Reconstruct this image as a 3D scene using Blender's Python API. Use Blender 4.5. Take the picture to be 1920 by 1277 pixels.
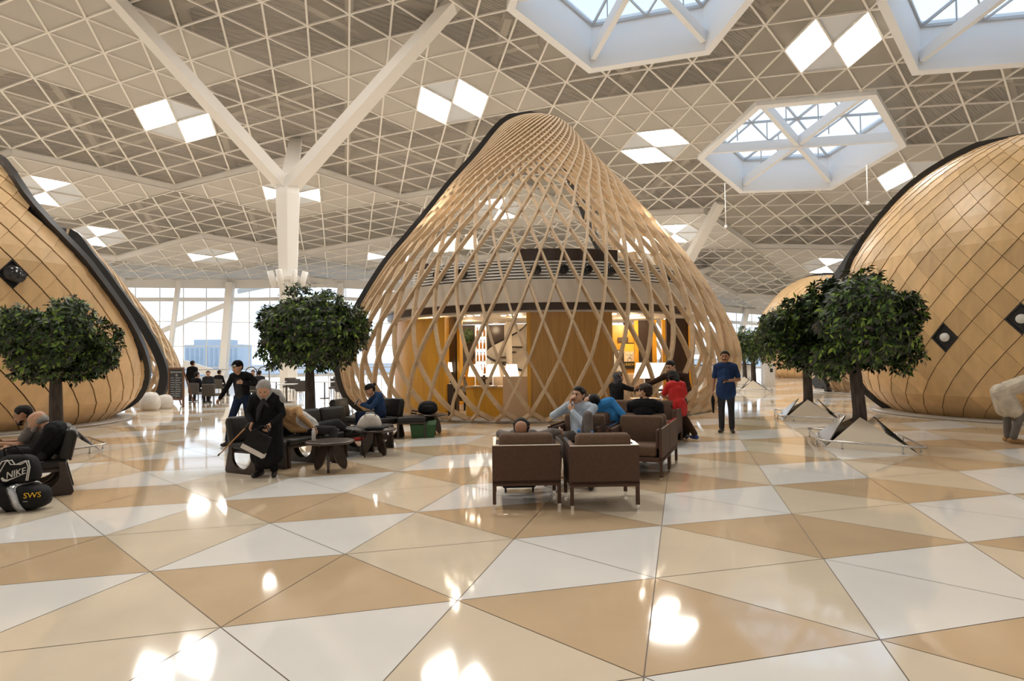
import bpy, bmesh, math, random
import numpy as np
from mathutils import Vector, Matrix
random.seed(7); rng = np.random.default_rng(7)
PI = math.pi
SC = bpy.context.scene
COL = SC.collection
for o in list(bpy.data.objects): bpy.data.objects.remove(o)

# ---------------------------------------------------------------- camera
F_PX, PITCH, ROLL, EYE = 1173.2, 0.0289842, 0.0136773, 1.66
cam_d = bpy.data.cameras.new('camera'); cam = bpy.data.objects.new('camera', cam_d); COL.objects.link(cam)
cam_d.sensor_fit = 'HORIZONTAL'; cam_d.sensor_width = 36.0; cam_d.lens = F_PX / 1920 * 36
cam_d.clip_start = 0.05; cam_d.clip_end = 600
cp, sp, cr, sr = math.cos(PITCH), math.sin(PITCH), math.cos(ROLL), math.sin(ROLL)
cam.matrix_world = Matrix(((cr, sr, 0, 0), (sp*sr, -sp*cr, -cp, 0), (-cp*sr, cp*cr, -sp, EYE), (0, 0, 0, 1)))
SC.camera = cam
# ---------------------------------------------------------------- sky and exposure
world = bpy.data.worlds.new('sky'); SC.world = world; world.use_nodes = True
wn = world.node_tree.nodes; wl = world.node_tree.links
bg = wn['Background']
tc = wn.new('ShaderNodeTexCoord'); sep = wn.new('ShaderNodeSeparateXYZ'); wl.new(tc.outputs['Generated'], sep.inputs[0])
ramp = wn.new('ShaderNodeValToRGB'); wl.new(sep.outputs['Z'], ramp.inputs['Fac'])
ramp.color_ramp.elements[0].position = 0.0; ramp.color_ramp.elements[0].color = (0.80, 0.90, 1.0, 1)
ramp.color_ramp.elements[1].position = 0.6; ramp.color_ramp.elements[1].color = (0.34, 0.435, 0.56, 1)
wl.new(ramp.outputs['Color'], bg.inputs['Color']); bg.inputs['Strength'].default_value = 1.0
SC.view_settings.view_transform = 'Standard'; SC.view_settings.look = 'None'
SC.view_settings.gamma = 1.0; SC.view_settings.use_curve_mapping = False
SC.view_settings.exposure = 1.2
LAMP_STRENGTH = 22.0
LAMP_COLOR = (1.0, 0.96, 0.895)

# ---------------------------------------------------------------- helpers
def proj_ray(px, py):
    x = (px - 960) / F_PX; y = -(py - 638.5) / F_PX
    X = x*cr + y*sr; u = -x*sr + y*cr
    return Vector((X, cp - u*sp, sp + u*cp))
def on_floor(px, py, z=0.0):
    r = proj_ray(px, py); t = (z - EYE) / r.z
    return Vector((r.x*t, r.y*t, z))
def at_depth(px, py, Y):
    r = proj_ray(px, py); t = Y / r.y
    return Vector((r.x*t, Y, EYE + r.z*t))

MATS = {}
def nodes_of(m): return m.node_tree.nodes, m.node_tree.links
def mat(name, col, rough=0.6, metal=0.0, spec=0.5, var=0.0, scale=8.0, stretch=(1,1,1), bump=0.0, island=0.0, emit=None, estr=0.0, coat=0.0, trans=0.0):
    """principled material; var = noise colour variation, island = tone change per separate piece"""
    if name in MATS: return MATS[name]
    m = bpy.data.materials.new(name); m.use_nodes = True; MATS[name] = m
    n, l = nodes_of(m); b = n['Principled BSDF']
    b.inputs['Base Color'].default_value = (*col, 1); b.inputs['Roughness'].default_value = rough
    b.inputs['Metallic'].default_value = metal; b.inputs['Specular IOR Level'].default_value = spec
    b.inputs['Coat Weight'].default_value = coat
    if emit is not None:
        b.inputs['Emission Color'].default_value = (*emit, 1); b.inputs['Emission Strength'].default_value = estr
    if trans > 0: b.inputs['Transmission Weight'].default_value = trans
    last = None
    if var > 0 or bump > 0:
        t = n.new('ShaderNodeTexCoord'); mp = n.new('ShaderNodeMapping'); mp.inputs['Scale'].default_value = stretch
        l.new(t.outputs['Object'], mp.inputs['Vector'])
        nz = n.new('ShaderNodeTexNoise'); nz.inputs['Scale'].default_value = scale; nz.inputs['Detail'].default_value = 5
        l.new(mp.outputs['Vector'], nz.inputs['Vector'])
        if var > 0:
            mr = n.new('ShaderNodeMapRange'); mr.inputs['From Min'].default_value = 0.3; mr.inputs['From Max'].default_value = 0.7
            mr.inputs['To Min'].default_value = 1 - var; mr.inputs['To Max'].default_value = 1 + var
            l.new(nz.outputs['Fac'], mr.inputs['Value']); last = mr.outputs['Result']
        if bump > 0:
            bp = n.new('ShaderNodeBump'); bp.inputs['Strength'].default_value = bump; bp.inputs['Distance'].default_value = 0.02
            l.new(nz.outputs['Fac'], bp.inputs['Height']); l.new(bp.outputs['Normal'], b.inputs['Normal'])
    if island > 0:
        g = n.new('ShaderNodeNewGeometry'); mr = n.new('ShaderNodeMapRange')
        mr.inputs['To Min'].default_value = 1 - island; mr.inputs['To Max'].default_value = 1 + island
        l.new(g.outputs['Random Per Island'], mr.inputs['Value'])
        if last is None: last = mr.outputs['Result']
        else:
            mu = n.new('ShaderNodeMath'); mu.operation = 'MULTIPLY'; l.new(last, mu.inputs[0]); l.new(mr.outputs['Result'], mu.inputs[1]); last = mu.outputs[0]
    if last is not None:
        vm = n.new('ShaderNodeVectorMath'); vm.operation = 'SCALE'; vm.inputs[0].default_value = col
        l.new(last, vm.inputs['Scale']); l.new(vm.outputs['Vector'], b.inputs['Base Color'])
    return m
def mesh_screen(name, col, open_, rough=0.6):
    """perforated sheet: part of it lets you look through"""
    m = bpy.data.materials.new(name); m.use_nodes = True; MATS[name] = m
    n, l = nodes_of(m); out = n['Material Output']; b = n['Principled BSDF']
    b.inputs['Base Color'].default_value = (*col, 1); b.inputs['Roughness'].default_value = rough; b.inputs['Specular IOR Level'].default_value = 0.2
    tr = n.new('ShaderNodeBsdfTransparent'); mx = n.new('ShaderNodeMixShader'); mx.inputs['Fac'].default_value = open_
    l.new(b.outputs[0], mx.inputs[1]); l.new(tr.outputs[0], mx.inputs[2]); l.new(mx.outputs[0], out.inputs['Surface'])
    return m
def glass_mat(name, tint=(0.93, 0.97, 1.0), refl=0.08):
    m = bpy.data.materials.new(name); m.use_nodes = True; MATS[name] = m
    n, l = nodes_of(m); out = n['Material Output']; n.remove(n['Principled BSDF'])
    tr = n.new('ShaderNodeBsdfTransparent'); tr.inputs[0].default_value = (*tint, 1)
    gl = n.new('ShaderNodeBsdfGlossy'); gl.inputs['Roughness'].default_value = 0.02
    mx = n.new('ShaderNodeMixShader'); mx.inputs['Fac'].default_value = refl
    l.new(tr.outputs[0], mx.inputs[1]); l.new(gl.outputs[0], mx.inputs[2]); l.new(mx.outputs[0], out.inputs['Surface'])
    return m
def emis(name, col, s):
    m = bpy.data.materials.new(name); m.use_nodes = True; MATS[name] = m
    n, l = nodes_of(m); n.remove(n['Principled BSDF'])
    e = n.new('ShaderNodeEmission'); e.inputs[0].default_value = (*col, 1); e.inputs[1].default_value = s
    l.new(e.outputs[0], n['Material Output'].inputs['Surface'])
    return m

def frame_from(d, up=Vector((0,0,1))):
    d = d.normalized()
    if abs(d.dot(up)) > 0.98: up = Vector((1,0,0)) if abs(d.x) < 0.9 else Vector((0,1,0))
    s = d.cross(up).normalized(); u = s.cross(d).normalized()
    return s, u
class MB:
    """collects shapes that become ONE mesh object"""
    def __init__(s): s.v = []; s.f = []; s.m = []; s.sm = []
    def add(s, vs, fs, mi=0, smooth=False):
        o = len(s.v); s.v += [tuple(v) for v in vs]
        for f in fs: s.f.append(tuple(i + o for i in f)); s.m.append(mi); s.sm.append(smooth)
    def box(s, c, size, rz=0, mi=0, M=None):
        x, y, z = size[0]/2, size[1]/2, size[2]/2
        vs = [Vector(p) for p in ((-x,-y,-z),(x,-y,-z),(x,y,-z),(-x,y,-z),(-x,-y,z),(x,-y,z),(x,y,z),(-x,y,z))]
        R = M if M is not None else Matrix.Rotation(rz, 3, 'Z')
        s.add([R @ v + Vector(c) for v in vs], [(0,3,2,1),(4,5,6,7),(0,1,5,4),(1,2,6,5),(2,3,7,6),(3,0,4,7)], mi)
    def rbox(s, c, size, r=0.03, rz=0, mi=0, M=None, seg=3):
        """box with rounded edges (a superellipsoid-like cushion block)"""
        hx, hy, hz = size[0]/2, size[1]/2, size[2]/2; r = min(r, hx*.99, hy*.99, hz*.99)
        R = M if M is not None else Matrix.Rotation(rz, 3, 'Z')
        n = seg; ring = []
        def corner_ring(rr):  # rounded rectangle outline
            out = []
            for (sx, sy, a0) in ((1,1,0),(-1,1,PI/2),(-1,-1,PI),(1,-1,1.5*PI)):
                for i in range(n+1):
                    a = a0 + i/n*PI/2
                    out.append((sx*(hx-r) + rr*math.cos(a), sy*(hy-r) + rr*math.sin(a)))
            return out
        levels = []
        for i in range(n+1):
            a = -PI/2 + i/n*PI/2; levels.append((-(hz-r) + r*math.sin(a), max(r*math.cos(a), 1e-4)))
        for i in range(n+1):
            a = i/n*PI/2; levels.append(((hz-r) + r*math.sin(a), max(r*math.cos(a), 1e-4)))
        vs = []; k = 4*(n+1)
        for z, rr in levels: vs += [R @ Vector((x, y, z)) + Vector(c) for x, y in corner_ring(rr)]
        fs = [tuple(reversed(range(k)))]
        for j in range(len(levels)-1):
            for i in range(k): fs.append((j*k+i, j*k+(i+1) % k, (j+1)*k+(i+1) % k, (j+1)*k+i))
        fs.append(tuple(range((len(levels)-1)*k, len(levels)*k)))
        s.add(vs, fs, mi, True)
    def tube(s, pts, r, n=8, mi=0, closed=False, cap=True):
        pts = [Vector(p) for p in pts]; rs = r if hasattr(r, '__len__') else [r]*len(pts)
        vs = []; fs = []; N = len(pts); pu = None
        for i, p in enumerate(pts):
            a = pts[i-1] if (i > 0 or closed) else p; b = pts[(i+1) % N] if (i < N-1 or closed) else p
            d = (b - a)
            if d.length < 1e-9: d = Vector((0,0,1))
            if pu is None: sd, u = frame_from(d)
            else:
                d = d.normalized(); sd = d.cross(pu)
                if sd.length < 1e-6: sd, u = frame_from(d)
                else: sd.normalize(); u = sd.cross(d).normalized()
            pu = u
            for k in range(n):
                t = 2*PI*k/n; vs.append(p + (sd*math.cos(t) + u*math.sin(t))*rs[i])
        for i in range(N if closed else N-1):
            j = (i+1) % N
            for k in range(n): fs.append((i*n+k, i*n+(k+1) % n, j*n+(k+1) % n, j*n+k))
        if cap and not closed: fs.append(tuple(reversed(range(n)))); fs.append(tuple(range((N-1)*n, N*n)))
        s.add(vs, fs, mi, True)
    def bar(s, a, b, w, h, mi=0, up=Vector((0,0,1)), w2=None, h2=None):
        a, b = Vector(a), Vector(b); sd, u = frame_from(b - a, up); w2 = w if w2 is None else w2; h2 = h if h2 is None else h2
        vs = [a + sd*x*w/2 + u*y*h/2 for x, y in ((-1,-1),(1,-1),(1,1),(-1,1))] + [b + sd*x*w2/2 + u*y*h2/2 for x, y in ((-1,-1),(1,-1),(1,1),(-1,1))]
        s.add(vs, [(3,2,1,0),(4,5,6,7),(0,1,5,4),(1,2,6,5),(2,3,7,6),(3,0,4,7)], mi)
    def lathe(s, prof, c=(0,0,0), n=24, mi=0, M=None, a0=0, a1=2*PI, smooth=True):
        full = abs(a1 - a0 - 2*PI) < 1e-6; N = n if full else n+1; vs = []; fs = []
        R = M if M is not None else Matrix.Identity(3)
        for r, z in prof:
            for k in range(N):
                t = a0 + (a1-a0)*k/n; vs.append(R @ Vector((r*math.cos(t), r*math.sin(t), z)) + Vector(c))
        for j in range(len(prof)-1):
            for k in range(n):
                k2 = (k+1) % N; fs.append((j*N+k, j*N+k2, (j+1)*N+k2, (j+1)*N+k))
        if full:
            if prof[0][0] > 1e-4: fs.append(tuple(reversed(range(N))))
            if prof[-1][0] > 1e-4: fs.append(tuple(range((len(prof)-1)*N, len(prof)*N)))
        s.add(vs, fs, mi, smooth)
    def ball(s, c, r, n=12, mi=0, M=None):
        rx, ry, rz = r if hasattr(r, '__len__') else (r, r, r)
        R = M if M is not None else Matrix.Identity(3); vs = []; fs = []; m = max(4, n//2+2)
        for j in range(m+1):
            t = PI*j/m
            for k in range(n):
                p = 2*PI*k/n; vs.append(R @ Vector((rx*math.sin(t)*math.cos(p), ry*math.sin(t)*math.sin(p), -rz*math.cos(t))) + Vector(c))
        for j in range(m):
            for k in range(n): fs.append((j*n+k, j*n+(k+1) % n, (j+1)*n+(k+1) % n, (j+1)*n+k))
        s.add(vs, fs, mi, True)
    def prism(s, poly, thick, M=Matrix.Identity(4), mi=0, smooth=False):
        """flat outline (x,y) pushed out by +-thick/2 along local z, placed by a 4x4 matrix"""
        n = len(poly); vs = [M @ Vector((x, y, -thick/2)) for x, y in poly] + [M @ Vector((x, y, thick/2)) for x, y in poly]
        fs = [tuple(reversed(range(n))), tuple(range(n, 2*n))] + [(i, (i+1) % n, n+(i+1) % n, n+i) for i in range(n)]
        s.add(vs, fs, mi, smooth)
    def build(s, name, mats, parent=None, smooth_angle=None):
        me = bpy.data.meshes.new(name); me.from_pydata(s.v, [], s.f)
        mats = mats if isinstance(mats, (list, tuple)) else [mats]
        for m in mats: me.materials.append(m)
        if len(s.f):
            me.polygons.foreach_set('material_index', s.m); me.polygons.foreach_set('use_smooth', s.sm)
        me.update()
        o = bpy.data.objects.new(name, me); COL.objects.link(o)
        if parent is not None: o.parent = parent
        return o
def tag(o, label, cat, group=None):
    o['label'] = label; o['category'] = cat
    if group: o['group'] = group
    return o
def thing(name, label, cat, loc=(0,0,0), rz=0, group=None):
    o = bpy.data.objects.new(name, None); COL.objects.link(o); o.empty_display_size = 0.1
    o.location = loc; o.rotation_euler = (0, 0, rz)
    return tag(o, label, cat, group)
def struct(o): o['kind'] = 'structure'; return o
def dup(root, loc, rz, label, group=None):
    r = root.copy(); COL.objects.link(r); r.location = loc; r.rotation_euler = (0, 0, rz); r['label'] = label
    if group: r['group'] = group
    for ch in list(root.children):
        c = ch.copy(); COL.objects.link(c); c.parent = r
        for g in ch.children:
            d = g.copy(); COL.objects.link(d); d.parent = c
    return r
def interp(x, xs, ys): return float(np.interp(x, xs, ys))
# ================================================================= materials of the hall
M_joint = mat('floor_joint', (0.16, 0.11, 0.07), 0.5)
M_fw = mat('floor_white', (0.82, 0.80, 0.765), 0.06, spec=0.42, var=0.03, scale=1.2)
M_fc = mat('floor_cream', (0.74, 0.635, 0.49), 0.06, spec=0.42, var=0.05, scale=1.4)
M_ft = mat('floor_tan', (0.60, 0.445, 0.285), 0.06, spec=0.42, var=0.06, scale=1.2)
M_white = mat('white_paint', (0.80, 0.775, 0.735), 0.5)
M_steelw = mat('white_steel', (0.82, 0.79, 0.74), 0.4)
M_grid = mat('grid_profile', (0.80, 0.76, 0.70), 0.5)
M_plight = mesh_screen('panel_dense_mesh', (0.55, 0.515, 0.465), 0.10)
M_pmid = mesh_screen('panel_medium_mesh', (0.50, 0.465, 0.41), 0.38)
M_pdark = mesh_screen('panel_open_mesh', (0.52, 0.485, 0.435), 0.62)
M_pgrey = mat('lamp_blank_panel', (0.66, 0.69, 0.73), 0.6)
M_deck = mat('roof_deck', (0.72, 0.67, 0.59), 0.8)
M_beam = mat('roof_beam', (0.60, 0.55, 0.47), 0.7)
M_lamp = emis('lamp_diffuser', LAMP_COLOR, LAMP_STRENGTH)
M_glass = glass_mat('clear_glass')
M_black = mat('black_steel', (0.018, 0.017, 0.018), 0.45)
M_steel = mat('brushed_steel', (0.55, 0.53, 0.50), 0.25, metal=1.0)
n_, l_ = nodes_of(M_deck)   # ribs of the corrugated deck
t_ = n_.new('ShaderNodeTexCoord'); w_ = n_.new('ShaderNodeTexWave'); w_.inputs['Scale'].default_value = 0.9; w_.wave_profile = 'SIN'
mp_ = n_.new('ShaderNodeMapping'); mp_.inputs['Rotation'].default_value = (0, 0, 1.0)
l_.new(t_.outputs['Object'], mp_.inputs[0]); l_.new(mp_.outputs[0], w_.inputs[0])
bp_ = n_.new('ShaderNodeBump'); bp_.inputs['Strength'].default_value = 1.0; bp_.inputs['Distance'].default_value = 0.25
l_.new(w_.outputs['Fac'], bp_.inputs['Height']); l_.new(bp_.outputs[0], n_['Principled BSDF'].inputs['Normal'])

# ================================================================= floor: tumbling-block triangles
FA, FS, FO = 0.259146, 1.49219660*EYE/1.65, Vector((-0.396902, 4.32983477))*EYE/1.65
f1 = Vector((math.cos(FA), math.sin(FA)))*FS; f2 = Vector((math.cos(FA+PI/3), math.sin(FA+PI/3)))*FS
fb = MB()
fb.add([(-75,-14,0),(75,-14,0),(75,88,0),(-75,88,0)], [(0,1,2,3)], 0)
for i in range(-75, 75):
    for j in range(-40, 75):
        p = FO + f1*i + f2*j
        if not (-52 < p.x < 52 and -9 < p.y < 80): continue
        c = (i - j) % 3
        gap = 0.004 if p.y < 14 else 0.003
        for kind in (0, 1):
            tri = [p, p+f1, p+f2] if kind == 0 else [p+f1, p+f1+f2, p+f2]
            if kind == 0: mi = {0: 1, 1: 2, 2: 3}[c]
            else: mi = {0: 1, 2: 2, 1: 3}[c]
            g = sum(tri, Vector((0,0)))/3
            tri = [g + (q-g)*(1 - gap/(FS*0.2887)) for q in tri]
            fb.add([(q.x, q.y, 0.002) for q in tri], [(0,1,2)], mi)
struct(fb.build('floor', [M_joint, M_fw, M_fc, M_ft]))

# ================================================================= ceiling surface
CP = [-0.2598738, -21.07393915, 26.16726994, 15.48507561, -0.05155858, -4.2998546, -0.98601537, -0.28928882, 0.54391118]
CK = 1.2
def csurf(x, y):
    y = y if y > 14 else 14 - 5*(1 - math.exp(-(14-y)/5))
    X = x/20; Y = (y-30)/20
    z = CP[3] + CP[4]*X + CP[5]*Y + CP[6]*X*X + CP[7]*X*Y + CP[8]*Y*Y
    return z if z > 7 else 6.2 + 0.8*math.exp((z-7)/0.8)
def cpt(a, b, dz=0.0):
    x = 2*(a*math.cos(CP[0]) + b*math.cos(CP[0]+PI/3)) + CP[1]; y = 2*(a*math.sin(CP[0]) + b*math.sin(CP[0]+PI/3)) + CP[2]
    return Vector((x*CK, y*CK, (csurf(x, y)-EYE)*CK + EYE + dz))
FAC = [(-62, 52), (-46, 62), (-40.2, 66.3), (-33.4, 69.9), (-22.9, 74.7), (-8, 78.5), (8, 81.5), (28.6, 83.6), (36, 83.0), (60, 80)]
def fac_y(x): return interp(x, [p[0] for p in FAC], [p[1] for p in FAC])
SKY = [(11.56, 10.83), (11.56, 2.85), (18.0, 4.62)]
SKR = 2.73
def hexd(a, b, c): return max(abs(a-c[0]), abs(b-c[1]), abs(a+b-c[0]-c[1]))
def in_sky(a, b, r=SKR): return any(hexd(a, b, c) < r for c in SKY)
def in_hall(p): return -46 < p.x < 46 and -7 < p.y < fac_y(p.x)-0.6
def rhomb(a, b):
    """which block of the ceiling pattern the point (a,b) lies in: 0 light, 1 (T2), 2 (T3)"""
    for j in range(-6, 7):
        for i in range(-8, 12):
            oa, ob = -1+4*i-8*j, -1+4*i+4*j
            da, db = a-oa, b-ob
            if 0 <= da <= 4 and 0 <= db <= 4: return 0, (i, j)
            # V = O + (4,0);   T2 = V + s(-1,0) + t(1,-1) ; T3 = V + s(0,1) + t(1,-1)
            va, vb = a-oa-4, b-ob
            t = -vb; s = -(va - t)
            if 0 <= t <= 4 and 0 <= s <= 4: return 1, (i, j)
            t = va; s = vb + t
            if 0 <= t <= 4 and 0 <= s <= 4: return 2, (i, j)
    return 1, (0, 0)
DROP = 0.5      # the light plates from the second chain on hang below the grid
PLATES = {(i, j) for j in (1, 2, 3) for i in range(-4, 9)}
nodes_ab = [(a, b) for a in range(-34, 36) for b in range(-22, 46) if -50 < cpt(a, b).x < 50 and -9 < cpt(a, b).y < 90]
pan = MB(); grid = MB()
LAMPS = []
def mark_lamp(a, b, kind, drop): LAMPS.append((a, b, kind, drop))
for a, b, kk in ((-1,4,3),(5,6,0),(8,10,5),(14,6,0),(14,13,0),(-11,9,4),(-7,-1,0),(1,-4,0),(8,-1,0),(15,-2,0),(-13,1,0),(20,2,0),(-4,-9,0),(5,-9,0),(13,-8,0)):
    mark_lamp(a, b, kk, 0.0)
for (i, j) in PLATES:
    if j > 2: continue
    a, b = 1+4*i-8*j, 1+4*i+4*j
    p = cpt(a, b)
    if in_hall(p) and p.x < 40: mark_lamp(a, b, 4 if (j, i) == (1, 0) else 1 if i < 2 or (j, i) == (2, 2) else 2, DROP)
lamp_cells = [(L[0], L[1]) for L in LAMPS]
SIX = [(1,0),(0,1),(-1,1),(-1,0),(0,-1),(1,-1)]
def near_lamp(a, b): return any(hexd(a, b, c) < 0.99 for c in lamp_cells)
def add_panel(tri, mi, dz):
    fs = [tri]
    if any(hexd(q[0], q[1], c) < SKR+1.2 for q in tri for c in SKY):   # trim against a skylight
        n = 8; fs = []
        A, B, C_ = [Vector(q) for q in tri]
        for i in range(n):
            for j in range(n-i):
                P = lambda u, v: A + (B-A)*(u/n) + (C_-A)*(v/n)
                fs.append((P(i,j), P(i+1,j), P(i,j+1)))
                if j < n-i-1: fs.append((P(i+1,j), P(i+1,j+1), P(i,j+1)))
        fs = [t for t in fs if not in_sky(sum(q[0] for q in t)/3, sum(q[1] for q in t)/3)]
    for t in fs: pan.add([cpt(q[0], q[1], dz) for q in t], [(0,2,1)], mi)
def add_edge(p, q, dz, w=0.10, h=0.08):
    A, B = Vector(p), Vector(q); n = 10 if any(hexd(*r, c) < SKR+1.5 for r in (p, q) for c in SKY) else 1
    keep = [not in_sky(*(A + (B-A)*((k+.5)/n))) for k in range(n)]
    k = 0
    while k < n:
        if keep[k]:
            e = k
            while e+1 < n and keep[e+1]: e += 1
            u, v = A + (B-A)*(k/n), A + (B-A)*((e+1)/n)
            grid.bar(cpt(u.x, u.y, dz-0.03), cpt(v.x, v.y, dz-0.03), w, h); k = e+1
        else: k += 1
seen = set()
for a, b in nodes_ab:
    for tri in (((a,b),(a+1,b),(a,b+1)), ((a+1,b),(a+1,b+1),(a,b+1))):
        g = (sum(q[0] for q in tri)/3, sum(q[1] for q in tri)/3)
        p = cpt(*g)
        if not in_hall(p): continue
        t, ij = rhomb(*g)
        dz = -DROP if (t == 0 and ij in PLATES) else 0.0
        for k in range(3):
            e = (tuple(sorted((tri[k], tri[(k+1) % 3]))), dz)
            if e not in seen: seen.add(e); add_edge(e[0][0], e[0][1], dz)
        if near_lamp(*g): continue
        mi = 0 if t == 0 else (1 if (t == 2 and p.x > 2.5) else 2)
        if t == 0 and ij not in PLATES and ij[1] < 0: mi = 1
        add_panel(tri, mi, dz)
struct(pan.build('ceiling', [M_plight, M_pmid, M_pdark]))
struct(grid.build('ceiling_grid', M_grid))
# fascia strips round the hanging plates
fas = MB()
for (i, j) in PLATES:
    oa, ob = -1+4*i-8*j, -1+4*i+4*j
    for (p, q) in (((oa,ob),(oa+4,ob)), ((oa+4,ob),(oa+4,ob+4)), ((oa+4,ob+4),(oa,ob+4)), ((oa,ob+4),(oa,ob))):
        A, B = cpt(*p), cpt(*q)
        if not (in_hall(A) or in_hall(B)): continue
        for k in range(4):
            u = [p[m] + (q[m]-p[m])*k/4 for m in (0,1)]; v = [p[m] + (q[m]-p[m])*(k+1)/4 for m in (0,1)]
            U, V_ = cpt(*u), cpt(*v)
            fas.bar(U + Vector((0,0,-DROP/2-0.02)), V_ + Vector((0,0,-DROP/2-0.02)), 0.10, DROP+0.06)
struct(fas.build('ceiling_fascia', M_white))
# roof deck and its beams, seen through the open mesh
deck = MB()
DK = 2.3
for a, b in nodes_ab:
    q = [(a,b),(a+1,b),(a+1,b+1),(a,b+1)]
    c = (a+.5, b+.5)
    if in_hall(cpt(*c)):
        if any(hexd(*r, s) < SKR+1.6 for r in q for s in SKY):
            n = 6
            for i in range(n):
                for j in range(n):
                    if not in_sky(a+(i+.5)/n, b+(j+.5)/n, SKR-0.12): deck.add([cpt(a+(i+x)/n, b+(j+y)/n, DK) for x, y in ((0,0),(0,1),(1,1),(1,0))], [(0,1,2,3)], 0)
        else: deck.add([cpt(*r, DK) for r in q], [(3,2,1,0)], 0)
struct(deck.build('ceiling_deck', M_deck))
bm_ = MB()
for a, b in nodes_ab:
    for (e, cond, hh) in (((1,0), b % 4 == 1, 0.85), ((0,1), a % 4 == 1, 0.85), ((-1,1), (a+b) % 4 == 0, 0.5)):
        if not cond: continue
        q = (a+e[0], b+e[1])
        if in_hall(cpt(a,b)) and in_hall(cpt(*q)) and not in_sky(a, b, SKR+.05) and not in_sky(*q, SKR+.05) and not in_sky(a+e[0]/2, b+e[1]/2, SKR+.05):
            bm_.bar(cpt(a,b,1.35), cpt(*q,1.35), 0.42, hh)
    if (a+2*b) % 3 == 0 and not in_sky(a, b, SKR+.6) and in_hall(cpt(a,b)):   # light purlins
        q = (a+1, b+1)
        if not in_sky(*q, SKR+.4): bm_.bar(cpt(a,b,1.95), cpt(*q,1.95), 0.18, 0.22)
struct(bm_.build('ceiling_beam', M_beam))

# ================================================================= ceiling lights (hexagons of lit and blank triangles)
NAMES = {}
for n, (a, b, kind, drop) in enumerate(LAMPS):
    c = cpt(a, b, -drop)
    if not in_hall(c): continue
    lit = {0: (0,2,3,5), 1: (0,3), 2: (1,4), 3: (0,1,3,4), 5: (1,2,4,5), 4: (2,5)}[kind]
    px = c.x/c.y if c.y > 0.5 else 9
    L = thing('ceiling_light', '', 'ceiling light', c, 0, 'hexagonal ceiling lights')
    NAMES[(a, b)] = L
    for k in range(6):
        v0 = cpt(a, b, -drop-0.02)-c; v1 = cpt(a+SIX[k][0], b+SIX[k][1], -drop-0.02)-c; v2 = cpt(a+SIX[(k+1)%6][0], b+SIX[(k+1)%6][1], -drop-0.02)-c
        g = (v0+v1+v2)/3; vv = [g + (v-g)*0.95 for v in (v0, v1, v2)]
        vv = [v + Vector((0,0,0.05)) for v in vv]; m = MB(); m.add(vv, [(0,2,1)], 0); m.add(vv + [v + Vector((0,0,0.05)) for v in vv], [(3,4,5),(0,1,4,3),(1,2,5,4),(2,0,3,5)], 1)
        m.build('diffuser' if k in lit else 'blank_panel', [M_lamp if k in lit else M_pgrey, M_white], L)
    m = MB()
    for k in range(6):
        v1 = cpt(a+SIX[k][0], b+SIX[k][1], -drop-0.03)-c; v2 = cpt(a+SIX[(k+1)%6][0], b+SIX[(k+1)%6][1], -drop-0.03)-c
        m.bar(v1, v2, 0.09, 0.13); m.bar(Vector((0,0,-0.03)), v1, 0.07, 0.10)
    m.build('frame', M_grid, L)
def lamp_label(ab, s):
    if ab in NAMES: NAMES[ab]['label'] = s
lamp_label((-1,4), 'hexagonal ceiling light just left of the forked white column')
lamp_label((5,6), 'hexagonal ceiling light between the right fork arm and the lattice dome tip')
lamp_label((8,10), 'hexagonal ceiling light between lattice dome tip and the near hexagonal skylight')
lamp_label((14,6), 'hexagonal ceiling light between the three skylights at upper right')
lamp_label((14,13), 'hexagonal ceiling light partly hidden by the shingled dome on the right')
lamp_label((-11,9), 'ceiling light with two lit triangles beside the left dome edge, in open mesh')
PL = {(1,0):'the first hanging plate, above the left wooden dome', (1,1):'the hanging plate behind the white column', (1,2):'the hanging plate seen through the lattice dome near its tip',
      (1,3):'the hanging plate beside the far slanted strut', (1,4):'the hanging plate between lattice dome and right shingled dome',
      (2,1):'the small far hanging plate left of the white column', (2,2):'the far hanging plate seen left of the black lattice rim', (2,3):'the far hanging plate seen through the lattice',
      (2,4):'the far hanging plate low behind the lattice right side', (2,5):'the farthest low hanging plate above the right trees', (2,0):'the far plate hidden by the left dome'}
for (j, i), s in PL.items(): lamp_label((1+4*i-8*j, 1+4*i+4*j), 'two-triangle ceiling light in ' + s)
k_ = 0
for ab, L in NAMES.items():
    if not L['label']:
        L['label'] = 'hexagonal ceiling light beyond the picture edge'; L['group'] = 'ceiling lights beyond the picture edge'

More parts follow.
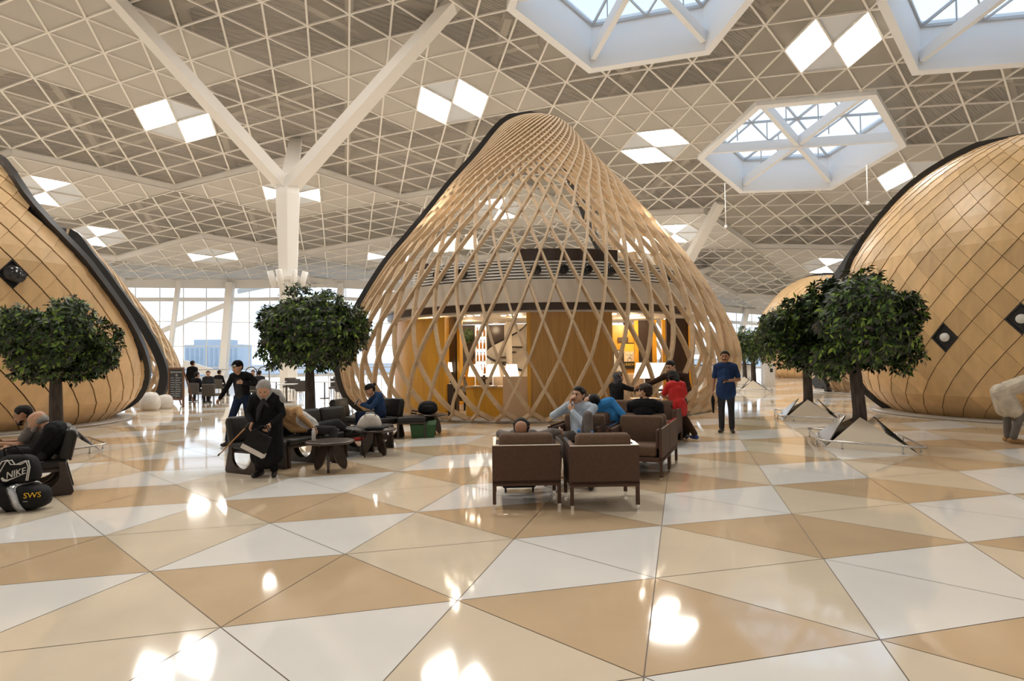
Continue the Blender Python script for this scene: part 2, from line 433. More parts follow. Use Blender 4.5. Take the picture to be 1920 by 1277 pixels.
# ================================================================= skylights
M_well = mat('skylight_white', (0.88, 0.89, 0.90), 0.55)
for n, c in enumerate(SKY):
    root = bpy.data.objects.new('window_%d' % (n+1), None); COL.objects.link(root); root['kind'] = 'structure'
    cc = cpt(*c); root.location = cc
    cor = lambda r, k, dz: cpt(c[0]+SIX[k % 6][0]*r, c[1]+SIX[k % 6][1]*r, dz) - cc
    w = MB()
    R0, R1 = SKR+0.03, SKR-0.16
    for k in range(6):
        w.add([cor(R0,k,-0.32), cor(R0,k+1,-0.32), cor(R1,k+1,-0.32), cor(R1,k,-0.32), cor(R0,k,0.15), cor(R0,k+1,0.15), cor(R1-.08,k+1,DK), cor(R1-.08,k,DK),
               cor(R0,k,DK), cor(R0,k+1,DK)], [(0,1,2,3),(0,4,5,1),(3,2,6,7),(4,8,9,5)], 0)
    struct(w.build('well', M_well, root))
    b = MB()
    for k in range(3): b.bar(cor(R1-.06,k,0.35), cor(R1-.06,k+3,0.35), 0.30, 0.62)
    struct(b.build('beam', M_well, root))
    g = MB(); r = R1-0.10
    for k in range(6):
        A, B, O_ = cor(r,k,DK-.3), cor(r,k+1,DK-.3), cpt(*c, DK-.3)-cc
        g.bar(O_, A, 0.10, 0.16); g.bar((O_+A)/2, (O_+B)/2, 0.08, 0.12); g.bar((A+B)/2, (O_+A)/2, 0.08, 0.12); g.bar((A+B)/2, (O_+B)/2, 0.08, 0.12); g.bar(A, B, 0.10, 0.16)
        for q in (0.33, 0.66): g.bar(O_.lerp(A, q) - Vector((0,0,1.2)), O_.lerp(A, q), 0.06, 0.06)
    struct(g.build('frame', mat('skylight_frame', (0.50, 0.50, 0.50), 0.4), root))
    gl = MB(); gl.add([cor(r+.1,k,DK-.24) for k in range(6)], [(0,1,2,3,4,5)]); struct(gl.build('pane', M_glass, root))

# ================================================================= unseen white walls, added to keep blue sky light out of the hall
for nm, c, sz in (('added_wall_left', (-49, 25, 13), (0.3, 76, 26)), ('added_wall_right', (49, 34, 13), (0.3, 94, 26)), ('added_wall_back', (0, -9, 13), (98, 0.3, 26))):
    m = MB(); m.box(c, sz); struct(m.build(nm, M_white))
# ================================================================= forked column
def fork_column(name, label, base, ztop, ends, wtop=1.26, wbot=1.04, arm=(0.92, 0.60)):
    t = thing(name, label, 'column', base)
    b = Vector(base)
    m = MB(); n = 6; prof = [(wbot/2, 0), (wtop/2, ztop-0.9), (wtop/2, ztop)]
    m.lathe([(wbot*0.5, 0.0), (wbot*0.5, 5.6), (wtop*.58, ztop-0.6), (wtop*.50, ztop+0.35)], n=6, smooth=False, M=Matrix.Rotation(math.radians(-14), 3, 'Z'))
    m.build('shaft', M_steelw, t)
    m = MB(); m.lathe([(wbot*0.5+.3, 0), (wbot*0.5+.3, 0.10), (wbot*.5+.02, 0.14)], n=6, smooth=False); m.build('plinth', M_white, t)
    m = MB(); m.lathe([(wbot*.58, 6.2), (wbot*.66, 6.25), (wbot*.66, 6.45), (wbot*.58, 6.5)], n=6, smooth=False); m.build('collar', M_white, t)
    for k in range(4):
        a = math.radians(-150 + 50*k); d = Vector((math.cos(a), math.sin(a), 0))
        m = MB(); m.tube([d*0.72 + Vector((0,0,5.85)), d*0.98 + Vector((0,0,6.75))], 0.17, 10); m.build('spotlight', M_white, t)
    for e in ends:
        e = Vector(e) - b; d = Vector((e.x, e.y, 0)).normalized()
        m = MB(); s0 = Vector((0,0,ztop-0.15)) + d*0.1
        m.bar(s0, e, arm[0], arm[1], w2=arm[0]*0.82, h2=arm[1]*0.8, up=Vector((0,0,1)))
        m.build('arm', M_steelw, t)
    return t
cb = on_floor(541, 733.5)
fork_column('forked_column', 'tall white steel column forking into three arms, standing behind the middle tree', cb, 11.7,
            [(-2.5, 30.9, 19.75), (-14.6, 42.5, 17.0), (cb.x-6.7, cb.y-6.9, 19.9)])
# far column: only slanted arms show beyond the lattice dome
e1_ = at_depth(1350, 381, 51.0); j1_ = at_depth(1270, 520, 56.0)
fork_column('forked_column', 'far white forked column right of the lattice dome, mostly hidden behind it', (j1_.x, j1_.y, 0), j1_.z,
            [e1_, (j1_.x-8, j1_.y-2, j1_.z+5), at_depth(1330, 503, 68)], wtop=1.2, wbot=1.0, arm=(0.95, 0.6))

# ================================================================= glass front, apron outside
def fpt(x, z, off=0): return Vector((x, fac_y(x)+off, z))
ztop = lambda x: interp(x, [-60, -40, -30, -22, 5, 28, 36, 60], [9.9, 10.25, 10.6, 11.0, 10.0, 8.0, 7.3, 6.5])
band = MB(); fr = MB(); gl = MB()
xs = list(np.arange(-58, 58.1, 2.0))
for x0, x1 in zip(xs[:-1], xs[1:]):
    band.bar(fpt(x0, ztop(x0)-.1, -1.0), fpt(x1, ztop(x1)-.1, -1.0), 0.3, 1.0)
    band.add([fpt(x0, ztop(x0)+.4, -1), fpt(x1, ztop(x1)+.4, -1), fpt(x1, ztop(x1)+2.6, -2.5), fpt(x0, ztop(x0)+2.6, -2.5)], [(0,1,2,3),(3,2,1,0)])
    for z in (1.15, 3.5, 6.2): fr.bar(fpt(x0, z), fpt(x1, z), 0.08, 0.09)
    fr.bar(fpt(x0, ztop(x0)-1.75), fpt(x1, ztop(x1)-1.75), 0.25, 0.42); fr.bar(fpt(x0, 0.08), fpt(x1, 0.08), 0.2, 0.16)
    fr.bar(fpt(x0, 0.1), fpt(x0, ztop(x0)), 0.07, 0.10)
    gl.add([fpt(x0, 0, .1), fpt(x1, 0, .1), fpt(x1, ztop(x1), .1), fpt(x0, ztop(x0), .1)], [(0,1,2,3)])
struct(band.build('wall_far', M_white)); wf = struct(fr.build('window_4', M_steelw)); struct(gl.build('pane', M_glass, wf))
sf = MB()
for px, lean, w in ((432, 14, 0.75), (335, 22, 0.4), (225, 20, .6), (1400, 26, .6), (1355, 22, .5), (640, 8, .7), (1190, 5, .6)):
    top = at_depth(px, 548, fac_y(at_depth(px, 600, 70).x)-1.4); bot = at_depth(px-lean, 706, fac_y(at_depth(px-lean, 700, 70).x)-1.4)
    top.z = ztop(top.x); bot.z = 0
    sf.bar(bot, top, w, w)
a_ = at_depth(300, 622, 67.2); b_ = at_depth(437, 566, 69.5); sf.bar(a_, b_, 0.5, 0.5)
a_ = at_depth(345, 682, 67.4); b_ = at_depth(420, 706, 68); sf.bar(a_, b_, 0.6, 0.8)
struct(sf.build('window_5', M_steelw))
gr = MB(); gr.add([(-260,70,-0.06),(260,70,-0.06),(260,420,-0.06),(-260,420,-0.06)], [(0,1,2,3)])
gr.add([(-260,40,-0.05),(-46,62,-0.05),(-46,75,-0.05),(-260,75,-0.05)], [(0,1,2,3)])
struct(gr.build('ground', mat('apron', (0.62, 0.63, 0.65), 0.9)))
for k, (px, y, Y, L) in enumerate(((1627, 381, 37.0, 1.1), (1361, 425, 44.0, 1.9))):
    c = at_depth(px, y, Y); t = thing('pendant_sensor', ['white rod with a ball hanging from the ceiling near the right dome', 'white rod hanging from the ceiling right of the far strut'][k], 'sensor', c)
    m = MB(); m.tube([(0,0,0),(0,0,L+1.2)], .035, 8); m.build('rod', M_steelw, t); m = MB(); m.ball((0,0,0), .12, 12); m.build('ball', M_steelw, t)
bd = thing('terminal_building', 'pale blue grey building far outside the left glass front', 'building', (-79, 160, 0))
m = MB(); m.box((4, 0, 3.1), (13.5, 8, 6.2)); m.box((3.2, 0.3, 6.8), (8, 7, 1.4)); m.build('wall', mat('far_building', (0.52, 0.57, 0.62), 0.8), bd)
m = MB()
for k in range(11): m.box((-2.0+1.2*k, -4.05, 3.0), (0.55, 0.1, 4.6))
m.build('window_bands', mat('far_building_window', (0.38, 0.44, 0.50), 0.4), bd)
# ================================================================= wooden domes (bodies of revolution cut open by a black rim)
M_lat = mat('lattice_wood', (0.56, 0.415, 0.265), 0.65, var=0.10, scale=3.0, stretch=(1,1,3))
M_sh = mat('shingle_wood', (0.62, 0.41, 0.195), 0.42, var=0.10, scale=5.0, stretch=(1,1,.25), island=0.15)
M_sh2 = mat('shingle_wood_pale', (0.65, 0.43, 0.215), 0.42, var=0.08, scale=5.0, stretch=(1,1,.25), island=0.07)
M_plinth = mat('dome_plinth', (0.40, 0.36, 0.31), 0.3)
class Body:
    """body of revolution: prof = [(z, r)...]"""
    def __init__(s, cx, cy, prof): s.cx, s.cy = cx, cy; s.z = [p[0] for p in prof]; s.r = [p[1] for p in prof]
    def R(s, z): return interp(z, s.z, s.r)
    def P(s, ph, z, off=0.0):       # ph measured from the direction facing the camera side (-Y), growing to +X
        r = s.R(z); e = 0.08; dr = (s.R(min(z+e, s.z[-1])) - s.R(max(z-e, 0)))/(min(z+e, s.z[-1]) - max(z-e, 0))
        q = 1/math.sqrt(1+dr*dr); r += off*q; z2 = z - off*q*dr
        return Vector((s.cx + r*math.sin(ph), s.cy - r*math.cos(ph), z2))
    def N(s, ph, z):
        e = 0.08; dr = (s.R(min(z+e, s.z[-1])) - s.R(max(z-e, 0)))/(min(z+e, s.z[-1]) - max(z-e, 0))
        return Vector((math.sin(ph), -math.cos(ph), -dr)).normalized()
def smooth_prof(pts, n=60):
    """round the measured (z,r) list with a Catmull-Rom through the points"""
    out = []; P = [pts[0]] + list(pts) + [pts[-1]]
    for i in range(1, len(P)-2):
        for k in range(6):
            t = k/6; p0, p1, p2, p3 = P[i-1], P[i], P[i+1], P[i+2]
            f = lambda m: 0.5*((2*p1[m]) + (-p0[m]+p2[m])*t + (2*p0[m]-5*p1[m]+4*p2[m]-p3[m])*t*t + (-p0[m]+3*p1[m]-3*p2[m]+p3[m])*t**3)
            out.append((f(0), max(f(1), 0.01)))
    out.append(pts[-1])
    for i in range(1, len(out)):
        if out[i][0] <= out[i-1][0]: out[i] = (out[i-1][0]+1e-4, out[i][1])
    return out
def cut_ok(body, p, n, offs):
    """keep the part of the shell on the near side of the (leaning) cut"""
    return (p.x-body.cx)*n[0] + (p.y-body.cy)*n[1] < interp(p.z, offs[0], offs[1])
def section_sweep(mb, pts, nrm, w, d, mi=0):
    N = len(pts); vs = []; fs = []
    for i in range(N):
        t = (pts[min(i+1, N-1)] - pts[max(i-1, 0)]).normalized(); nn = nrm[i]; sd = t.cross(nn).normalized()
        for x, y in ((-1,-1),(1,-1),(1,1),(-1,1)): vs.append(pts[i] + sd*x*w/2 + nn*y*d/2)
    for i in range(N-1):
        for k in range(4): fs.append((i*4+k, i*4+(k+1) % 4, (i+1)*4+(k+1) % 4, (i+1)*4+k))
    fs += [(3,2,1,0), tuple(range((N-1)*4, N*4))]
    mb.add(vs, fs, mi)
def rim_curve(body, n, offs, zmin, zmax, side, steps=60):
    """points where the cut meets the shell; side +1 / -1 = the two legs"""
    out = []
    a_n = math.atan2(n[0], -n[1])          # ph of the cut normal
    for i in range(steps+1):
        z = zmin + (zmax-zmin)*i/steps; c = interp(z, offs[0], offs[1])/max(body.R(z), 1e-3)
        if abs(c) >= 1: continue
        ph = a_n + side*math.acos(c)
        out.append((ph, z))
    return out
def build_rim(body, n, offs, zmin, zmax, parent, w=0.34, d=0.16, name='rim', off=0.0):
    A = rim_curve(body, n, offs, zmin, zmax, +1); B = rim_curve(body, n, offs, zmin, zmax, -1)
    pr = A + B[::-1]
    pts = [body.P(ph, z, off) for ph, z in pr]; nv = [body.N(ph, z) for ph, z in pr]
    m = MB(); section_sweep(m, pts, nv, d, w); return m.build(name, M_black, parent)
def lattice(body, N, zs, ph0, n, offs, parent, w=0.085, d=0.17, name='lattice_strip', limit=100):
    """two families of curved timber strips crossing at N nodes a ring, ring heights zs"""
    ks = list(range(len(zs))); strips = []
    for fam in (1, -1):
        for i in range(N):
            run = []; runs = []
            M_ = (len(zs)-1)*5
            for t in range(M_+1):
                k = t/5; z = interp(k, ks, zs); ph = ph0 + 2*PI*i/N + fam*PI/N*k
                p = body.P(ph, z, 0.03*fam)
                if cut_ok(body, p, n, offs): run.append((p, body.N(ph, z)))
                else:
                    if len(run) > 3: runs.append(run)
                    run = []
            if len(run) > 3: runs.append(run)
            strips += runs
    strips.sort(key=lambda r: min((p - Vector((0,0,EYE))).length for p, _ in r) - len(r)*0.02)
    rest = MB(); nrest = 0
    for q, r in enumerate(strips):
        if q < limit:
            m = MB(); section_sweep(m, [p for p, _ in r], [v for _, v in r], w, d); m.build(name, M_lat, parent)
        else: section_sweep(rest, [p for p, _ in r], [v for _, v in r], w, d); nrest += 1
    if nrest: o = rest.build(name, M_lat, parent); o['kind'] = 'stuff'
def shingles(body, N, zs, ph0, n, offs, parent, mats, skip=(), lift=0.03, su=0.985, sv=0.970, name='shingle_cladding'):
    ks = list(range(len(zs))); m = MB(); cells = []
    dp = PI/N
    for k in range(0, len(zs)-2):
        for i in range(N):
            ph = ph0 + 2*PI*i/N + dp*(k % 2)
            zb, zm, zt = zs[k], zs[k+1], zs[k+2]
            c = body.P(ph, zm)
            if not cut_ok(body, c, n, offs): continue
            if (k, i) in skip: continue
            lb, ls, lt = lift, lift*(0.55), lift*0.1
            def q(p, z, o): return body.P(p, z, o)
            g = 0.992
            bz, tz = zm-zb, zt-zm
            def cor(a, b):   # a across one diagonal family, b across the other, each shrunk to leave a dark joint
                x, y = (a*su + b*sv)/2, 0; dph = dp*(a*su - b*sv)/2; dz = (a*su + b*sv)/2; return ph + dph, zm + (dz*tz if dz > 0 else dz*bz)
            B, Rr, T, L = q(*cor(-1,-1), lb), q(*cor(1,-1), ls), q(*cor(1,1), lt), q(*cor(-1,1), ls)
            C = q(ph, zm, lift*0.5)
            b2, r2, t2, l2 = q(*cor(-1,-1), -.02), q(*cor(1,-1), -.02), q(*cor(1,1), -.02), q(*cor(-1,1), -.02)
            m.add([B, Rr, T, L, C, b2, r2, t2, l2], [(0,1,4),(1,2,4),(2,3,4),(3,0,4),(5,6,1,0),(6,7,2,1),(7,8,3,2),(8,5,0,3)], 0)
    return m.build(name, mats, parent)
def shell_skin(body, n, offs, parent, m_, off=-0.06, name='shell'):
    mb = MB(); vs = {}; na, nz = 72, 40
    for j in range(nz+1):
        for i in range(na): vs[(i, j)] = body.P(2*PI*i/na, body.z[-1]*j/nz, off)
    for j in range(nz):
        for i in range(na):
            q = [vs[(i, j)], vs[((i+1) % na, j)], vs[((i+1) % na, j+1)], vs[(i, j+1)]]
            if all(cut_ok(body, p, n, offs) for p in q): mb.add(q, [(0,1,2,3)])
    return mb.build(name, m_, parent)
def nearest_cell(body, N, zs, ph0, px, py):
    """the shingle whose centre falls closest to a given direction of sight"""
    d = proj_ray(px, py).normalized(); o = Vector((0,0,EYE)); best = None
    for k in range(0, len(zs)-2):
        for i in range(N):
            ph = ph0 + 2*PI*i/N + PI/N*(k % 2); c = body.P(ph, zs[k+1])
            if (c-o).dot(body.N(ph, zs[k+1])) > 0: continue
            e = ((c-o).normalized() - d).length
            if best is None or e < best[0]: best = (e, k, i, ph)
    return best
def porthole(body, N, zs, k, ph, parent, kind):
    dp = PI/N; zb, zm, zt = zs[k], zs[k+1], zs[k+2]
    q = lambda p, z, o: body.P(p, z, o)
    m = MB(); cor = [q(ph, zb, .03), q(ph+dp, zm, .03), q(ph, zt, .03), q(ph-dp, zm, .03)]; back = [q(ph, zb, -.1), q(ph+dp, zm, -.1), q(ph, zt, -.1), q(ph-dp, zm, -.1)]
    C = body.P(ph, zm); inn = [C + (p-C)*0.86 for p in cor]
    m.add(cor + inn, [(0,1,5,4),(1,2,6,5),(2,3,7,6),(3,0,4,7)]); m.add(cor + back, [(0,4,5,1),(1,5,6,2),(2,6,7,3),(3,7,4,0)]); m.add(inn + [C + (p-C)*0.8 - body.N(ph, zm)*0.05 for p in cor], [(0,1,5,4),(1,2,6,5),(2,3,7,6),(3,0,4,7),(4,5,6,7)])
    fr = m.build('porthole', M_black, parent)
    nn = body.N(ph, zm); s_, u_ = frame_from(nn); R = Matrix((s_, u_, nn)).transposed()
    m = MB()
    if kind == 'lamp':
        m.lathe([(0.0, -.02), (0.105, -.02), (0.105, 0.035), (0.0, 0.045)], C - nn*0.02, 20, M=R); m.build('lamp_disc', mat('white_enamel', (0.80, 0.78, 0.74), 0.3), fr)
    else:
        m.ball(C + nn*0.03, (0.20, 0.20, 0.16), 18, M=R); m.tube([C + nn*0.05 + Vector((0.1,-.05,-.06)), C + nn*0.26 + Vector((0.14,-.1,-.13))], [0.13, 0.15], 14); m.build('speaker_dome', mat('gloss_black', (0.02, 0.02, 0.022), 0.2), fr)
def base_ring(cx, cy, r, parent, a=(0, 2*PI)):
    m = MB(); m.lathe([(r*0.80, 0.004), (r, 0.004), (r, 0.045), (r*0.80, 0.05)], (cx, cy, 0), 72); return m.build('plinth', M_plinth, parent)
def at_origin(root):       # keep the thing's own point at its base
    return root

# ---------------------------------------------------------------- the big lattice dome in the middle
CB = Body(0.9, 22.0, smooth_prof([(0.0,5.72),(0.16,5.96),(0.59,6.39),(1.18,6.59),(1.69,6.64),(2.28,6.51),(3.01,6.20),(3.72,5.81),(4.38,5.41),(4.98,5.01),(5.78,4.36),(6.73,3.60),(7.58,2.95),(8.65,2.03),(9.60,1.30),(9.90,0.92),(10.03,0.55),(10.09,0.02)]))
C_N = (-0.517, 0.856)
C_OFF = ([0, 3, 6.7, 8.6, 9.4, 9.9, 10.2], [1.95, 2.0, 1.25, 0.70, 0.35, 0.05, -0.2])
dome = thing('lattice_dome', 'big central onion-shaped dome of open crossing timber strips with a black rim', 'dome')
ydz = []
for y in (793, 775, 731, 674, 600, 529, 468, 424, 390, 362.5, 340):
    r = proj_ray(1008, y); best = None
    for k in range(700):
        t = 13 + k*0.015; p = Vector((0,0,EYE)) + r*t
        if p.z > 10.5: break
        if math.hypot(p.x-CB.cx, p.y-CB.cy) < CB.R(max(p.z, 0)): best = p.z; break
    if best is not None: ydz.append(max(best, 0.0))
ydz[0] = 0.02
while ydz[-1] < 10.05:      # towards the tip the crossings close up
    rr_ = CB.R(ydz[-1]); sl_ = abs(CB.R(ydz[-1]+.08)-rr_)/.08
    ydz.append(ydz[-1] + max(0.012, (0.85 + 0.26*rr_)*PI*rr_/55/math.sqrt(1+sl_*sl_)))
lattice(CB, 55, ydz, math.radians(-1.0) - PI/55*4, C_N, C_OFF, dome, w=0.058, d=0.135)
build_rim(CB, C_N, C_OFF, 0.0, 10.07, dome, w=0.34, d=0.16, off=0.10)
#m = MB(); section_sweep(m, [CB.P(a, ydz[-2], 0) for a in np.linspace(0, 2*PI, 40)], [CB.N(a, ydz[-2]) for a in np.linspace(0, 2*PI, 40)], 0.05, 0.10)
#pr_ = [CB.P(math.radians(a), 10.30 - .10*abs(math.sin(math.radians(a))), 0.03) for a in range(-112, 100, 6)]
base_ring(CB.cx, CB.cy, 5.95, dome)

# ---------------------------------------------------------------- shingled dome on the right
PR = smooth_prof([(0.0,3.30),(0.35,3.75),(0.74,4.08),(1.5,4.36),(2.71,4.48),(3.86,4.42),(4.51,4.25),(5.45,3.66),(6.41,2.82),(7.0,1.95),(7.35,1.15),(7.5,0.4),(7.55,0.02)])
RB = Body(14.26, 17.1, PR)
ang = math.atan2(14.26, 17.1)
R_N = (math.sin(ang), math.cos(ang)); R_OFF = ([0, 8], [-0.45, -0.45])
R_OFF = ([0, 1.5, 4, 5.5, 6.4, 7.2, 7.6], [-0.50, -0.80, -0.80, -0.55, -0.32, -0.05, 0.1])
def sil_offs(body, n, sgn, inset):
    """cut that follows the outline of the dome as first seen from the hall"""
    zs, os_ = [], []; a0 = math.atan2(-body.cx, body.cy)
    for i in range(0, 76):
        z = body.z[-1]*i/75; prev = None; hit = None
        for k in range(0, 130):
            ph = a0 + sgn*math.radians(k); p = body.P(ph, z); v = body.N(ph, z).dot(p - Vector((0,0,EYE)))
            if v > 0: hit = p if k else None; break
        if hit is None:
            if k == 0: zs.append(z); os_.append(-body.R(z)-.3)
            continue
        zs.append(z); os_.append((hit.x-body.cx)*n[0] + (hit.y-body.cy)*n[1] - inset)
    return zs, os_
R_OFF = sil_offs(RB, R_N, -1, 0.03)
zs_r = [-0.3, 0.0, 0.3]
while zs_r[-1] < 7.4:
    zs_r.append(zs_r[-1] + max(0.10, 0.385*min(1, RB.R(zs_r[-1])/4.2)*0.93))
rd = thing('shingled_dome', 'tall rounded dome clad in diamond wooden shingles at the right edge', 'dome')
sk = {}; NS = 47
for px, py in ((1773, 630), (1908, 598)):
    e, k, i, ph = nearest_cell(RB, NS, zs_r, -0.004, px, py); sk[(k, i)] = ph
shingles(RB, NS, zs_r, -0.004, R_N, R_OFF, rd, M_sh, skip=sk)
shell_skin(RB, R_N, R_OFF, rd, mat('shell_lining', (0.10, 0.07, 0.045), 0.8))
for (k, i), ph in sk.items(): porthole(RB, NS, zs_r, k, ph, rd, 'lamp')
build_rim(RB, R_N, R_OFF, 0.0, 7.5, rd, w=0.20, d=0.14, off=0.07)
base_ring(RB.cx, RB.cy, 3.95, rd)
# lattice dome just behind it, and a shingled one far beyond
KB = Body(17.3, 27.6, PR); K_N = (-0.95, 0.31); K_OFF = ([0, 1, 3, 5, 7, 7.6], [3.2, 3.6, 3.3, 2.4, 1.2, .6])
kd = thing('lattice_dome', 'lattice dome half hidden behind the right trees and the shingled dome', 'dome')
zk = [0.02]
while zk[-1] < 7.3: zk.append(zk[-1] + 0.62*max(0.25, KB.R(zk[-1])/4.4))
lattice(KB, 46, zk, 0.0, K_N, K_OFF, kd, w=0.11, d=0.20, limit=40)
build_rim(KB, K_N, K_OFF, 0.0, 7.4, kd, w=0.4, d=0.16); base_ring(KB.cx, KB.cy, 4.0, kd)
FB = Body(22.9, 46.0, PR); F_N = (0.7, 0.7); F_OFF = ([0, 4, 7.6], [2.0, 1.6, .1])
fd = thing('shingled_dome', 'far wooden dome whose pointed top shows above the right trees', 'dome')
zf = [-0.35, 0.0]
while zf[-1] < 7.4: zf.append(zf[-1] + max(0.12, 0.40*min(1, FB.R(zf[-1])/4.2)))
shingles(FB, 44, zf, 0.0, F_N, F_OFF, fd, M_sh2); shell_skin(FB, F_N, F_OFF, fd, MATS['shell_lining']); build_rim(FB, F_N, F_OFF, 0, 7.5, fd)
# ---------------------------------------------------------------- shingled dome on the left
LB = Body(-15.2, 17.5, PR)
LP = []
o_ = Vector((0,0,EYE))
for px, py in ((20, 345), (60, 385), (115, 442), (150, 480), (185, 525), (230, 600), (262, 645), (284, 690), (291, 730), (280, 760), (264, 778)):
    r = proj_ray(px, py); hit = None
    for k in range(900):
        p = o_ + r*(14 + k*0.01)
        if 0 <= p.z < 7.5 and math.hypot(p.x-LB.cx, p.y-LB.cy) < LB.R(p.z): hit = p; break
    if hit is not None: LP.append(hit)
L_N = (0.30, 0.954)
if LP:
    zz = sorted((p.z, (p.x-LB.cx)*L_N[0] + (p.y-LB.cy)*L_N[1]) for p in LP)
    cf_ = np.polyfit([z for z, _ in zz] + [7.5], [v for _, v in zz] + [0.05], 3); L_OFF = ([x*.4 for x in range(20)], [float(np.polyval(cf_, x*.4)) for x in range(20)])
else: L_OFF = ([0, 8], [2, .3])
zs_l = [-0.3, 0.0, 0.3]
while zs_l[-1] < 7.4: zs_l.append(zs_l[-1] + max(0.10, 0.385*min(1, LB.R(zs_l[-1])/4.2)*0.93))
ld = thing('shingled_dome', 'pale wooden dome at the left edge with curved plank courses and a black rim', 'dome')
e, k0, i0, ph_ = nearest_cell(LB, NS, zs_l, 0.02, 24, 522)
shingles(LB, NS, zs_l, 0.02, L_N, L_OFF, ld, M_sh2, skip={(k0, i0): 1}, lift=0.035, su=0.945, sv=0.993)
shell_skin(LB, L_N, L_OFF, ld, MATS['shell_lining'])
porthole(LB, NS, zs_l, k0, ph_, ld, 'speaker')
build_rim(LB, L_N, L_OFF, 0.0, 7.45, ld, w=0.32, d=0.16)
base_ring(LB.cx, LB.cy, 3.95, ld)

PC = [(z*.71, r*.66) for z, r in zip(CB.z, CB.r)]
LB2 = Body(-18.6, 25.6, PC); L2_N = (-0.50, -0.866); L2_OFF = ([x*.2 for x in range(38)], [-0.50*LB2.R(x*.2) for x in range(38)])
l2 = thing('lattice_dome', 'lattice half dome just behind the left pale dome, its black rim facing it', 'dome')
zl = [0.02]
while zl[-1] < 7.2: zl.append(zl[-1] + 0.55*max(0.25, LB2.R(zl[-1])/4.4))
lattice(LB2, 46, zl, 0.0, L2_N, L2_OFF, l2, w=0.12, d=0.22, limit=30)
build_rim(LB2, L2_N, L2_OFF, 0.0, 7.3, l2, w=0.34, d=0.18)
# ================================================================= cafe inside the lattice dome
M_orange = mat('orange_wood', (0.66, 0.325, 0.025), 0.35, var=0.10, scale=4.0, stretch=(6,6,.35))
M_oak = mat('brown_oak', (0.46, 0.25, 0.07), 0.38, var=0.16, scale=4.0, stretch=(6,6,.35))
M_pale = mat('pale_counter', (0.62, 0.42, 0.25), 0.4)
M_dkwood = mat('dark_wood', (0.045, 0.026, 0.018), 0.35, var=0.2, scale=4, stretch=(5,5,.4))
M_plaster = mat('cafe_plaster', (0.74, 0.68, 0.60), 0.6, var=0.04, scale=1.5)
M_shade = mat('lamp_shade', (0.85, 0.82, 0.75), 0.7, emit=(1.0, 0.88, 0.70), estr=0.75)
M_amber = mat('amber_glass', (0.45, 0.17, 0.02), 0.15)
AX, AY = CB.cx, CB.cy
def cph(px, r):
    """azimuth on the front of the cafe's circle of radius r under a picture column"""
    d = proj_ray(px, 660); q = d.x/d.y
    a = 1+q*q; b = -2*(q*AX + AY); c = AX*AX + AY*AY - r*r
    D = b*b - 4*a*c; y = (-b - math.sqrt(max(D, 0)))/(2*a)
    return math.atan2(q*y-AX, AY-y)
def cpos(ph, r, z): return Vector((AX + r*math.sin(ph), AY - r*math.cos(ph), z))
def arc_wall(m, p0, p1, r0, r1, z0, z1, n=20, mi=0):
    vs = []; fs = []
    for i in range(n+1):
        ph = p0 + (p1-p0)*i/n
        vs += [cpos(ph, r0, z0), cpos(ph, r1, z0), cpos(ph, r1, z1), cpos(ph, r0, z1)]
    for i in range(n):
        for k in range(4): fs.append((i*4+k, i*4+(k+1) % 4, (i+1)*4+(k+1) % 4, (i+1)*4+k))
    fs += [(3,2,1,0), (n*4, n*4+1, n*4+2, n*4+3)]
    m.add(vs, [tuple(reversed(f)) for f in fs], mi)
mz = thing('cafe_mezzanine', 'round cafe gallery with white parapet and striped slat screen inside the lattice dome', 'gallery', (AX, AY, 0))
def cbuild(m, name, mats, root):
    o = m.build(name, mats, root); o.matrix_parent_inverse = Matrix.Translation(-Vector(root.location)); return o
p0, p1 = math.radians(-92), math.radians(88)
m = MB(); arc_wall(m, p0, p1, 5.38, 5.22, 3.16, 3.76, 48); cbuild(m, 'parapet', M_plaster, mz)
m = MB(); arc_wall(m, p0, p1, 5.18, 5.0, 2.97, 3.17, 48); cbuild(m, 'band', M_dkwood, mz)
m = MB(); arc_wall(m, p0-.3, p1+.3, 5.05, 0.3, 2.92, 3.02, 60); cbuild(m, 'slab', M_plaster, mz)
m = MB(); arc_wall(m, cph(776, 5.0), cph(1288, 5.0), 4.92, 4.88, 3.76, 4.36, 40); cbuild(m, 'screen_back', M_black, mz)
for k in range(7):
    m = MB(); arc_wall(m, cph(776, 5.0), cph(1288, 5.0), 5.02, 4.93, 3.775 + k*0.083, 3.822 + k*0.083, 40); cbuild(m, 'slat', mat('screen_slat', (0.85, 0.84, 0.81), 0.5), mz)
for a, b, z0, z1 in ((978, 1160, 4.36, 4.68), (783, 803, 3.76, 4.52)):
    m = MB(); arc_wall(m, cph(a, 4.85), cph(b, 4.85), 4.88, 4.80, z0, z1, 12); cbuild(m, 'upper_panel', M_dkwood, mz)
